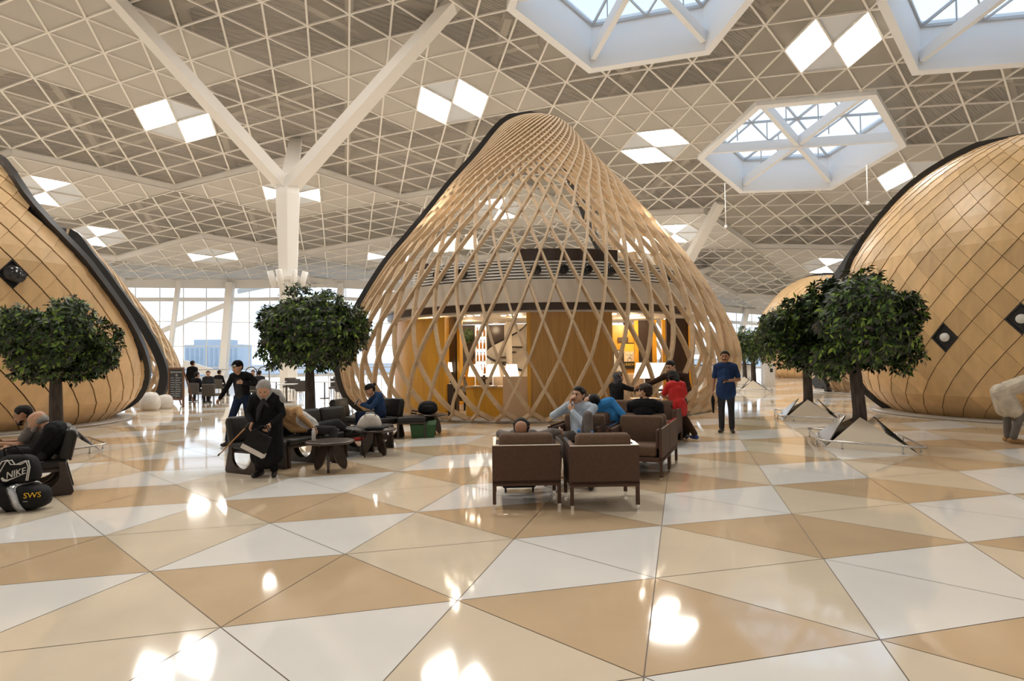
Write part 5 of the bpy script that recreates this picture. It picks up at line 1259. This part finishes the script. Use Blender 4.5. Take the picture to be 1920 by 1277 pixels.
po = thing('folded_umbrella', 'black folded umbrella hanging from the standing man\'s right hand', 'umbrella', r.location); po.rotation_euler = r.rotation_euler; m = MB(); m.tube([(-.27,-.07,.80),(-.27,-.07,.70),(-.265,-.06,.42)], [.022,.04,.016], 8); m.build('canopy', C_black, po); m = MB(); m.tube([(-.27,-.06,.84),(-.27,-.07,.79)], .012, 8); m.build('handle', M_black, po)
# --- old woman with cane and handbag
r, H, j = person('old person in a long black coat and silver headscarf, standing bent with a cane', on_floor(500, 893), math.radians(4),
    dict(pelvis=(0,.03,.82), chest=(0,.0,1.06), neck=(0,-.04,1.20), head=(0,-.12,1.295), shL=(.18,-.02,1.17), shR=(-.18,-.02,1.17), elL=(.25,-.05,.93), elR=(-.25,-.06,.93), wrL=(.13,-.24,.80), wrR=(-.13,-.26,.82), hipL=(.09,.02,.80), hipR=(-.09,.02,.80), knL=(.10,-.01,.44), knR=(-.10,-.01,.44)),
    dict(top=C_black, low=C_black, coat=C_black, skin=M_skin), hair='none', hd=(4,26,0), vox=.008, handdir={'L': (-.2,-.5,-.8), 'R': (-.15,-.45,-.85)}, palm={'R': (1,.2,.1), 'L': (-1,.3,.1)}, curl=1.0, brows=False, fat=1.08, foot=(14,-14),
    extra=[((.0,.02,1.0),(.0,.02,.30),.16,.20,'coat',0), ((.1,.02,.9),(.11,.02,.30),.13,.135,'coat',0), ((-.1,.02,.9),(-.11,.02,.30),.13,.135,'coat',0)])
r.scale = (.97,)*3
wear(r, 'headscarf', [(H(0,.045,.050), H(0,.018,.068), .102, .096), (H(.062,.03,-.03), H(.045,.02,-.09), .052, .05), (H(-.062,.03,-.03), H(-.045,.02,-.09), .052, .05), (H(0,.07,-.02), H(0,.08,-.10), .09, .10), (H(.06,.0,.05), H(-.06,.0,.05), .05, .05),
    ((.02,.05,1.24),(.15,.0,1.225),.085,.08), ((.15,.0,1.225),(.24,-.03,1.14),.078,.055), ((-.02,.06,1.22),(-.10,.04,1.20),.085,.075), (H(.075,-.015,-.05), H(.02,-.05,-.125), .035, .03), (H(-.075,-.015,-.05), H(-.02,-.05,-.125), .035, .03)], C_silver, .010)
wear(r, 'scarf_tails', [((0,-.15,1.14),(-.05,-.165,1.02),.035,.04), ((-.05,-.165,1.02),(-.08,-.18,.86),.04,.022), ((0,-.15,1.14),(.07,-.16,1.06),.032,.02)], C_char, .010)
cn = thing('walking_cane', 'wooden walking cane held slanted by the old woman in black', 'cane', r.location); a_ = V((-.16,-.36,.735)); b_ = V((-.53,-.38,.36)); m = MB(); m.tube([a_, b_], [.011,.008], 8); m.build('shaft', mat('cane_wood', (.42,.20,.06), .4), cn); m = MB(); m.tube([a_+V((.07,-.01,.075)), a_+V((.03,0,.045)), a_], .013, 8); m.build('handle', M_black, cn)
m = MB(); m.tube([b_+V((.02,0,.03)), b_], .011, 8); m.build('tip', M_black, cn)
hb = thing('handbag', 'black handbag with a white bottom stripe held by the old woman', 'bag', r.location + V((.02,-.36,.54)), 0); hb.rotation_euler = (0, math.radians(28), 0); m = MB(); m.add([(-.17,-.05,-.16),(.17,-.05,-.16),(.17,.05,-.16),(-.17,.05,-.16),(-.145,-.03,.14),(.145,-.03,.14),(.145,.03,.14),(-.145,.03,.14)], [(0,3,2,1),(4,5,6,7),(0,1,5,4),(1,2,6,5),(2,3,7,6),(3,0,4,7)]); m.build('body', M_nyl, hb)
m = MB(); m.add([(-.172,-.052,-.162),(.172,-.052,-.162),(.172,.052,-.162),(-.172,.052,-.162),(-.167,-.048,-.095),(.167,-.048,-.095),(.167,.048,-.095),(-.167,.048,-.095)], [(0,3,2,1),(0,1,5,4),(1,2,6,5),(2,3,7,6),(3,0,4,7)]); m.build('stripe', M_wht, hb)
for yy in (-.03,.03): m = MB(); m.tube([(-.08,yy,.14),(-.07,yy,.22),(0,yy*1.3,.26),(.07,yy,.22),(.08,yy,.14)], .008, 6); m.build('handle', M_nyl, hb)
# --- walking man behind, dark jacket and cap
r, H, j = person('person striding in a black jacket, jeans and dark cap behind the leather seats', on_floor(455, 832), math.radians(-14),
    dict(chest=(0,-.04,1.25), neck=(0,-.08,1.41), head=(-.02,-.13,1.55), shL=(.18,-.04,1.38), shR=(-.18,-.06,1.38), elL=(.36,.03,1.20), wrL=(.14,-.17,1.25), elR=(-.33,-.06,1.14), wrR=(-.42,-.16,.92), knL=(.13,.02,.50), anL=(.16,.30,.12), knR=(-.12,-.20,.50), anR=(-.13,-.28,.085)), dict(top=C_black, low=C_jean, sweater=C_char), hd=(-14,10,0), vox=.009,
    extra=[((0,-.085,1.28),(0,-.10,1.02),.085,.085,'sweater',.01)], curl=1.2)
wear(r, 'cap', [(H(0,.025,.060), H(0,.0,.066), .101, .096), (H(-.03,-.075,.065), H(.03,-.075,.065), .035, .035)], C_black, .009); wear(r, 'cap_band', [(H(-.05,-.088,.062), H(.05,-.088,.062), .022, .022)], C_white, .007)
# --- sleeping person on the left row
r, H, j = person('person asleep slumped across the leather seats in a tan jacket', (d0.x + w_.x*1.0, d0.y + w_.y*1.0, 0), rzL,
    dict(pelvis=(.0,-.02,.55), chest=(-.24,.08,.76), neck=(-.38,.10,.86), head=(-.48,.13,.84), shL=(-.20,.0,.86), shR=(-.36,.17,.70), elL=(-.30,-.16,.78), elR=(-.30,.02,.55), wrL=(-.20,-.30,.60), wrR=(-.12,-.10,.53), hipL=(.08,-.04,.54), hipR=(-.07,-.02,.52), knL=(.46,-.22,.60), knR=(.12,-.46,.52), anL=(.62,-.22,.50), anR=(.06,-.50,.085)),
    dict(top=C_tan, low=C_char, sweater=C_white), base=SIT, hd=(30,-40,-60), vox=.010, extra=[((.0,-.06,.60),(-.16,-.02,.73),.13,.125,'sweater',.012)])
# --- woman in denim jacket looking at her phone
r, H, j = person('person in a blue denim jacket sitting hunched over a phone, dark hair in a bun', (-2.88, 13.36, 0), math.radians(-62),
    dict(chest=(0,.02,.80), neck=(0,-.06,.95), head=(0,-.16,1.03), shL=(.17,-.0,.90), shR=(-.17,-.0,.90), elL=(.22,-.20,.68), elR=(-.22,-.18,.72), wrL=(.06,-.36,.74), wrR=(-.07,-.36,.74)), dict(top=C_denim, low=C_jean, shoe=mat('shoe_red', (.45,.03,.02), .6)), base=SIT, hair='bun', hd=(0,34,0), vox=.010, handdir={'L': (-.3,-.7,.5), 'R': (.3,-.7,.5)}, curl=1.0)
ph = thing('phone', 'phone held up by the woman in denim', 'phone', r.location); ph.rotation_euler = r.rotation_euler; m = MB(); m.rbox((0,-.45,.80), (.08,.012,.15), .005, M=Matrix.Rotation(-.6,3,'X')); m.build('body', M_black, ph)
# --- two men at the left edge
r, H, j = person('person with bald grey head in a black jacket, sitting slouched at the left edge', (-6.02, 8.07, 0), math.radians(-66),
    dict(pelvis=(0,-.06,.53), chest=(0,.12,.72), neck=(0,.08,.87), head=(0,-.08,.945), shL=(.185,.10,.83), shR=(-.185,.12,.83), elL=(.27,-.05,.58), elR=(-.25,-.02,.58), wrL=(.14,-.34,.60), wrR=(-.12,-.34,.60), hipL=(.09,-.06,.51), hipR=(-.09,-.06,.51), knL=(.13,-.52,.55), knR=(-.13,-.52,.55), anL=(.12,-.52,.085), anR=(-.12,-.52,.085)), dict(top=C_black, low=C_char, skin=M_skin), base=SIT, hair='bald', hairm=M_grey, hd=(-4,22,0), vox=.008, beard=True, curl=.9, fat=1.1)
r, H, j = person('person with short black hair sitting beyond the bald man, left edge', (-6.62, 8.62, 0), math.radians(-66),
    dict(pelvis=(0,-.04,.53), chest=(0,.08,.74), neck=(0,.04,.89), head=(0,-.09,.975), shL=(.19,.06,.85), shR=(-.19,.06,.85), elL=(.26,-.06,.60), elR=(-.25,-.05,.60), wrL=(.12,-.34,.62), wrR=(-.10,-.34,.62)), dict(top=C_grey, low=C_dgrey, skin=M_skin2), base=SIT, hd=(0,20,0), vox=.009, beard=True, curl=.9, sleeve='short')
# --- bald man asleep in the nearest armchair (seen from behind)
r, H, j = person('person reclined in the nearest armchair, balding head over its back', (.12, 7.52, 0), PI - .1,
    dict(pelvis=(0,-.30,.56), chest=(0,-.04,.66), neck=(-.02,.10,.78), head=(-.0,.20,.86), shL=(.18,.0,.72), shR=(-.18,.0,.72), elL=(.30,-.15,.74), elR=(-.33,-.16,.76), wrL=(.16,-.36,.70), wrR=(-.42,-.34,.74), hipL=(.09,-.32,.54), hipR=(-.09,-.32,.54), knL=(-.10,-.70,.60), knR=(-.36,-.62,.58), anL=(-.30,-.80,.20), anR=(-.80,-.44,.09)), dict(top=C_grey, low=C_grey, skin=M_skin2), base=SIT, hair='short', hd=(0,-48,0), vox=.009)
wear(r, 'bald_crown', [(H(0,.060,.085), H(0,.075,.072), .075, .072)], M_skin2, .008)
# --- man in the pale striped shirt, hand at his mouth, one knee up
r, H, j = person('person in a pale blue shirt, hand over the mouth, one knee drawn up', (.98, 9.06, 0), rzF - .12,
    dict(pelvis=(0,.0,.53), chest=(-.02,.06,.82), neck=(-.03,.06,.98), head=(-.05,.03,1.105), shL=(.17,.05,.93), shR=(-.21,.05,.93), elL=(.12,-.20,.74), wrL=(-.06,-.16,.90), elR=(-.40,-.10,.82), wrR=(-.14,-.06,1.01), hipL=(.09,-.02,.52), hipR=(-.09,-.02,.52), knL=(.24,-.32,.86), anL=(.26,-.34,.56), knR=(-.16,-.44,.56), anR=(-.16,-.5,.085)), dict(top=C_ltblue, low=C_grey), base=SIT, hd=(-14,-4,5), vox=.008, handdir={'R': (.35,-.35,.75), 'L': (-.6,.25,.7)}, palm={'R': (.6,.3,-.2), 'L': (-.2,.9,.2)}, curl=.8)
# --- woman in bright blue asleep over the armrest
r, H, j = person('person in bright blue top asleep leaning over the armchair side, dark hair', (1.46, 9.80, 0), rzA,
    dict(pelvis=(-.16,-.02,.55), chest=(-.05,.08,.80), neck=(.12,.16,.90), head=(.20,.20,.985), shL=(.16,.14,.84), shR=(-.10,.12,.98), elL=(.28,.0,.66), elR=(-.30,.16,.78), wrL=(.26,-.16,.60), wrR=(-.30,.0,.74)), dict(top=C_cyan, low=C_jean), base=SIT, hair='long', hd=(165,14,70), vox=.009)
# --- man in the black shirt, profile to the left
r, H, j = person('person in a black shirt with cropped hair and beard, seen from behind turning left', (2.02, 9.50, 0), rzA, dict(pelvis=(0,.02,.54), chest=(0,.12,.82), neck=(0,.10,.98), head=(0,.07,1.12), shL=(.21,.11,.93), shR=(-.21,.11,.93)), dict(top=C_black, low=C_char, skin=M_skin), base=SIT, hd=(62,6,0), hairm=M_brn, beard=True, vox=.008, fat=1.12)
# --- girl in red on the armchair arm
r, H, j = person('person in red tunic perched on the far armchair arm, back turned', (3.14, 12.05, 0), PI + .25,
    dict(pelvis=(0,.06,.74), chest=(0,.0,1.03), neck=(0,-.08,1.18), head=(-.02,-.15,1.27), shL=(.15,-.02,1.13), shR=(-.15,-.02,1.13), elL=(.20,-.16,.92), elR=(-.21,-.02,.90), wrL=(.05,-.30,.88), wrR=(-.16,-.22,.82), hipL=(.08,.05,.72), hipR=(-.08,.05,.72), knL=(.10,-.30,.62), anL=(.06,-.36,.25), knR=(-.26,-.22,.52), anR=(-.46,-.10,.12)), dict(top=M_red, low=C_brown, shoe=C_bshoe, tunic=M_red), base=SIT, hair='long', hd=(0,38,0), vox=.009, sleeve='short', scale=.98,
    extra=[((.0,.06,.78),(.02,.02,.66),.15,.16,'tunic',.01), ((-.08,.04,.74),(-.2,-.12,.60),.12,.10,'tunic',.01)])
# --- man in suit leaning to the girl
r, H, j = person('person in a dark brown suit, seated behind the one in red', (3.36, 12.85, 0), math.radians(-24),
    dict(pelvis=(0,.04,.76), chest=(-.03,.0,1.12), neck=(-.05,-.03,1.30), head=(-.10,-.10,1.44), shL=(.18,.0,1.25), shR=(-.23,-.04,1.25), elL=(.26,-.08,1.0), wrL=(.10,-.28,.88), elR=(-.48,-.14,1.12), wrR=(-.70,-.26,1.05), hipL=(.10,.02,.74), hipR=(-.09,.02,.74), knL=(.16,-.36,.66), knR=(-.06,-.36,.66), anL=(.24,-.28,.12), anR=(-.02,-.34,.10)), dict(top=C_brown, low=C_brown, shirt=C_silver, skin=M_skin), base=SIT, hd=(-26,18,0), beard=True, vox=.009, extra=[((-.05,-.105,1.24),(-.03,-.10,.98),.036,.05,'shirt',.02)])
cs = thing('bar_stool', 'dark stool carrying the person in the brown suit', 'stool', (3.38, 12.90, 0)); m = MB(); m.lathe([(0,.60),(.19,.60),(.2,.62),(.19,.655),(0,.66)], (0,0,0), 20); m.build('seat', M_walnut, cs)
for k in range(4): a = PI/4+k*PI/2; m = MB(); m.tube([(.2*math.cos(a),.2*math.sin(a),0),(.13*math.cos(a),.13*math.sin(a),.61)], .016, 8); m.build('leg', M_black, cs)
# --- woman in headscarf at the cafe table
r, H, j = person('person in a black robe and patterned headscarf with one arm stretched out', (2.30, 13.55, 0), math.radians(118),
    dict(chest=(0,.06,.92), neck=(0,.04,1.08), head=(0,.0,1.21), shL=(.18,.06,1.03), shR=(-.18,.04,1.03), elL=(.26,-.02,.78), elR=(-.16,-.22,.96), wrR=(-.10,-.46,.98)), dict(top=C_black, low=C_black), base=SIT, hair='none', hd=(6,0,0), vox=.010)
wear(r, 'headscarf', [(H(0,.045,.046), H(0,.018,.064), .101, .094), (H(.05,.03,-.05), H(-.05,.03,-.05), .062, .062), (H(0,.06,-.06), H(0,.05,-.13), .08, .08)], mat('patterned_scarf', (0.07, 0.07, 0.085), .8, var=.7, scale=30), .010)
wear(r, 'scarf_edge', [(H(-.07,.05,.07), H(0,.06,.135), .03, .03), (H(0,.06,.135), H(.07,.05,.07), .03, .03)], mat('orange_scarf', (.60,.26,.02), .8), .010)
t = thing('armchair', 'brown tub chair under the person in the black robe, before the poster wall', 'armchair', (2.24, 13.6, 0), math.radians(118)); m = MB(); m.rbox((0,0,.40), (.62,.58,.14), .05); m.build('seat', M_brownc, t); m = MB(); m.rbox((0,.27,.55), (.66,.10,.32), .04); m.build('backrest', M_brownf, t)
for sx in (-.24,.24):
    for sy in (-.22,.22): m = MB(); m.tube([(sx,sy,0),(sx,sy,.34)], .016, 6); m.build('leg', M_black, t)
t = thing('side_table', 'small table between the robed person and the suited person', 'table', (2.95, 14.0, 0)); m = MB(); m.box((0,0,.72), (.60,.60,.03)); m.build('tabletop', M_pale, t); m = MB(); m.tube([(0,0,.02),(0,0,.71)], .03, 8); m.build('post', M_black, t); m = MB(); m.lathe([(0,0),(.2,0),(.18,.02),(0,.025)], (0,0,0), 14); m.build('foot', M_black, t)
# --- bending person at the right edge
r, H, j = person('person bending down at the right edge in a beige tunic and grey trousers', on_floor(1897, 830), math.radians(72),
    dict(pelvis=(0,.10,.95), chest=(0,-.26,1.10), neck=(0,-.44,1.06), head=(0,-.58,.98), shL=(.18,-.40,1.06), shR=(-.18,-.40,1.06), elL=(.22,-.46,.78), elR=(-.22,-.46,.78), wrL=(.15,-.50,.52), wrR=(-.15,-.50,.52), hipL=(.09,.10,.90), hipR=(-.09,.10,.90), knL=(.10,.02,.50), knR=(-.10,-.10,.50)), dict(top=C_beige, low=C_grey, tunic=C_beige, shoe=C_tan), hd=(0,70,0), vox=.010, fat=1.15, hairm=M_grey, extra=[((.06,.14,.92),(.08,.06,.62),.15,.155,'tunic',.01), ((-.06,.14,.92),(-.08,.0,.62),.15,.155,'tunic',.01)])
t = thing('backpack', 'blue bag on the floor at the right edge under the bending person', 'bag', (9.62, 11.30, 0)); m = MB(); blob(m, (0,0,.17), (.36,.30,.34), 2.6, lump=.05, seed=21); m.build('body', mat('blue_bag', (.012,.03,.16), .6, var=.3, scale=9), t); m = MB(); m.tube([(-.1,0,.33),(0,-.02,.40),(.1,0,.33)], .012, 6); m.build('handle', M_wht, t)
# --- people inside and beyond the cafe
r, H, j = person('person in grey sitting at the bar, seen between left wall panel and lamps', (-1.52, 19.7, 0), math.radians(60), dict(), dict(top=C_grey, low=C_char), base=SIT, vox=.016, hands=False)
t = thing('bar_stool', 'stool under the person in grey at the bar', 'stool', (-1.52, 19.75, 0)); m = MB(); m.lathe([(0,.36),(.2,.36),(.2,.42),(0,.43)], (0,0,0), 16); m.build('seat', M_walnut, t); m = MB(); m.tube([(0,0,.02),(0,0,.37)], .03, 8); m.build('post', M_black, t); m = MB(); m.lathe([(0,0),(.2,0),(.18,.02),(0,.025)], (0,0,0), 14); m.build('foot', M_black, t)
FARP = [((-13.3, 26.2, 0), 170, STAND, C_black, 'person in dark clothes standing before the glass, above the chalkboard'), ((-12.45, 25.4, 0), 160, SIT, C_black, 'person in black seated at the nearest white cafe table'), ((-11.9, 27.8, 0), 20, SIT, C_char, 'person in dark grey seated beyond the cafe table'), ((-10.6, 30.0, 0), 170, SIT, C_black, 'person seated far behind the cafe chairs, head just above a chair back'), ((-11.6, 28.6, 0), 10, SIT, C_silver, 'person in pale shirt seated behind the walking man'), ((-11.0, 27.6, 0), 190, SIT, C_char, 'person in dark coat seated left of the white column')]
for loc, a, b, tp, lab in FARP:
    if 'pale shirt' in lab: loc = tuple(at_depth(474, 700, 29)[:2]) + (0,)
    if 'dark coat' in lab: loc = tuple(at_depth(487, 700, 28)[:2]) + (0,)
    if 'above the chalkboard' in lab: loc = tuple(at_depth(361, 700, 27)[:2]) + (0,)
    if 'nearest white' in lab: loc = tuple(at_depth(372, 700, 25.6)[:2]) + (0,)
    if 'beyond the cafe table' in lab: loc = tuple(at_depth(390, 700, 28.5)[:2]) + (0,)
    if 'far behind' in lab: loc = tuple(at_depth(413, 700, 31)[:2]) + (0,)
    r, H, j = person(lab, loc, math.radians(a), dict(), dict(top=tp, low=C_black), base=b, vox=.022, hands=False)
    if b is SIT: dup(cc0, (loc[0], loc[1], 0), math.radians(a), 'grey cafe chair carrying the ' + lab.split(' ', 1)[1].replace('person ', '')[:60].rsplit(' ', 1)[0] + ' person' if False else 'grey cafe chair under the ' + ' '.join(lab.split()[:8]))
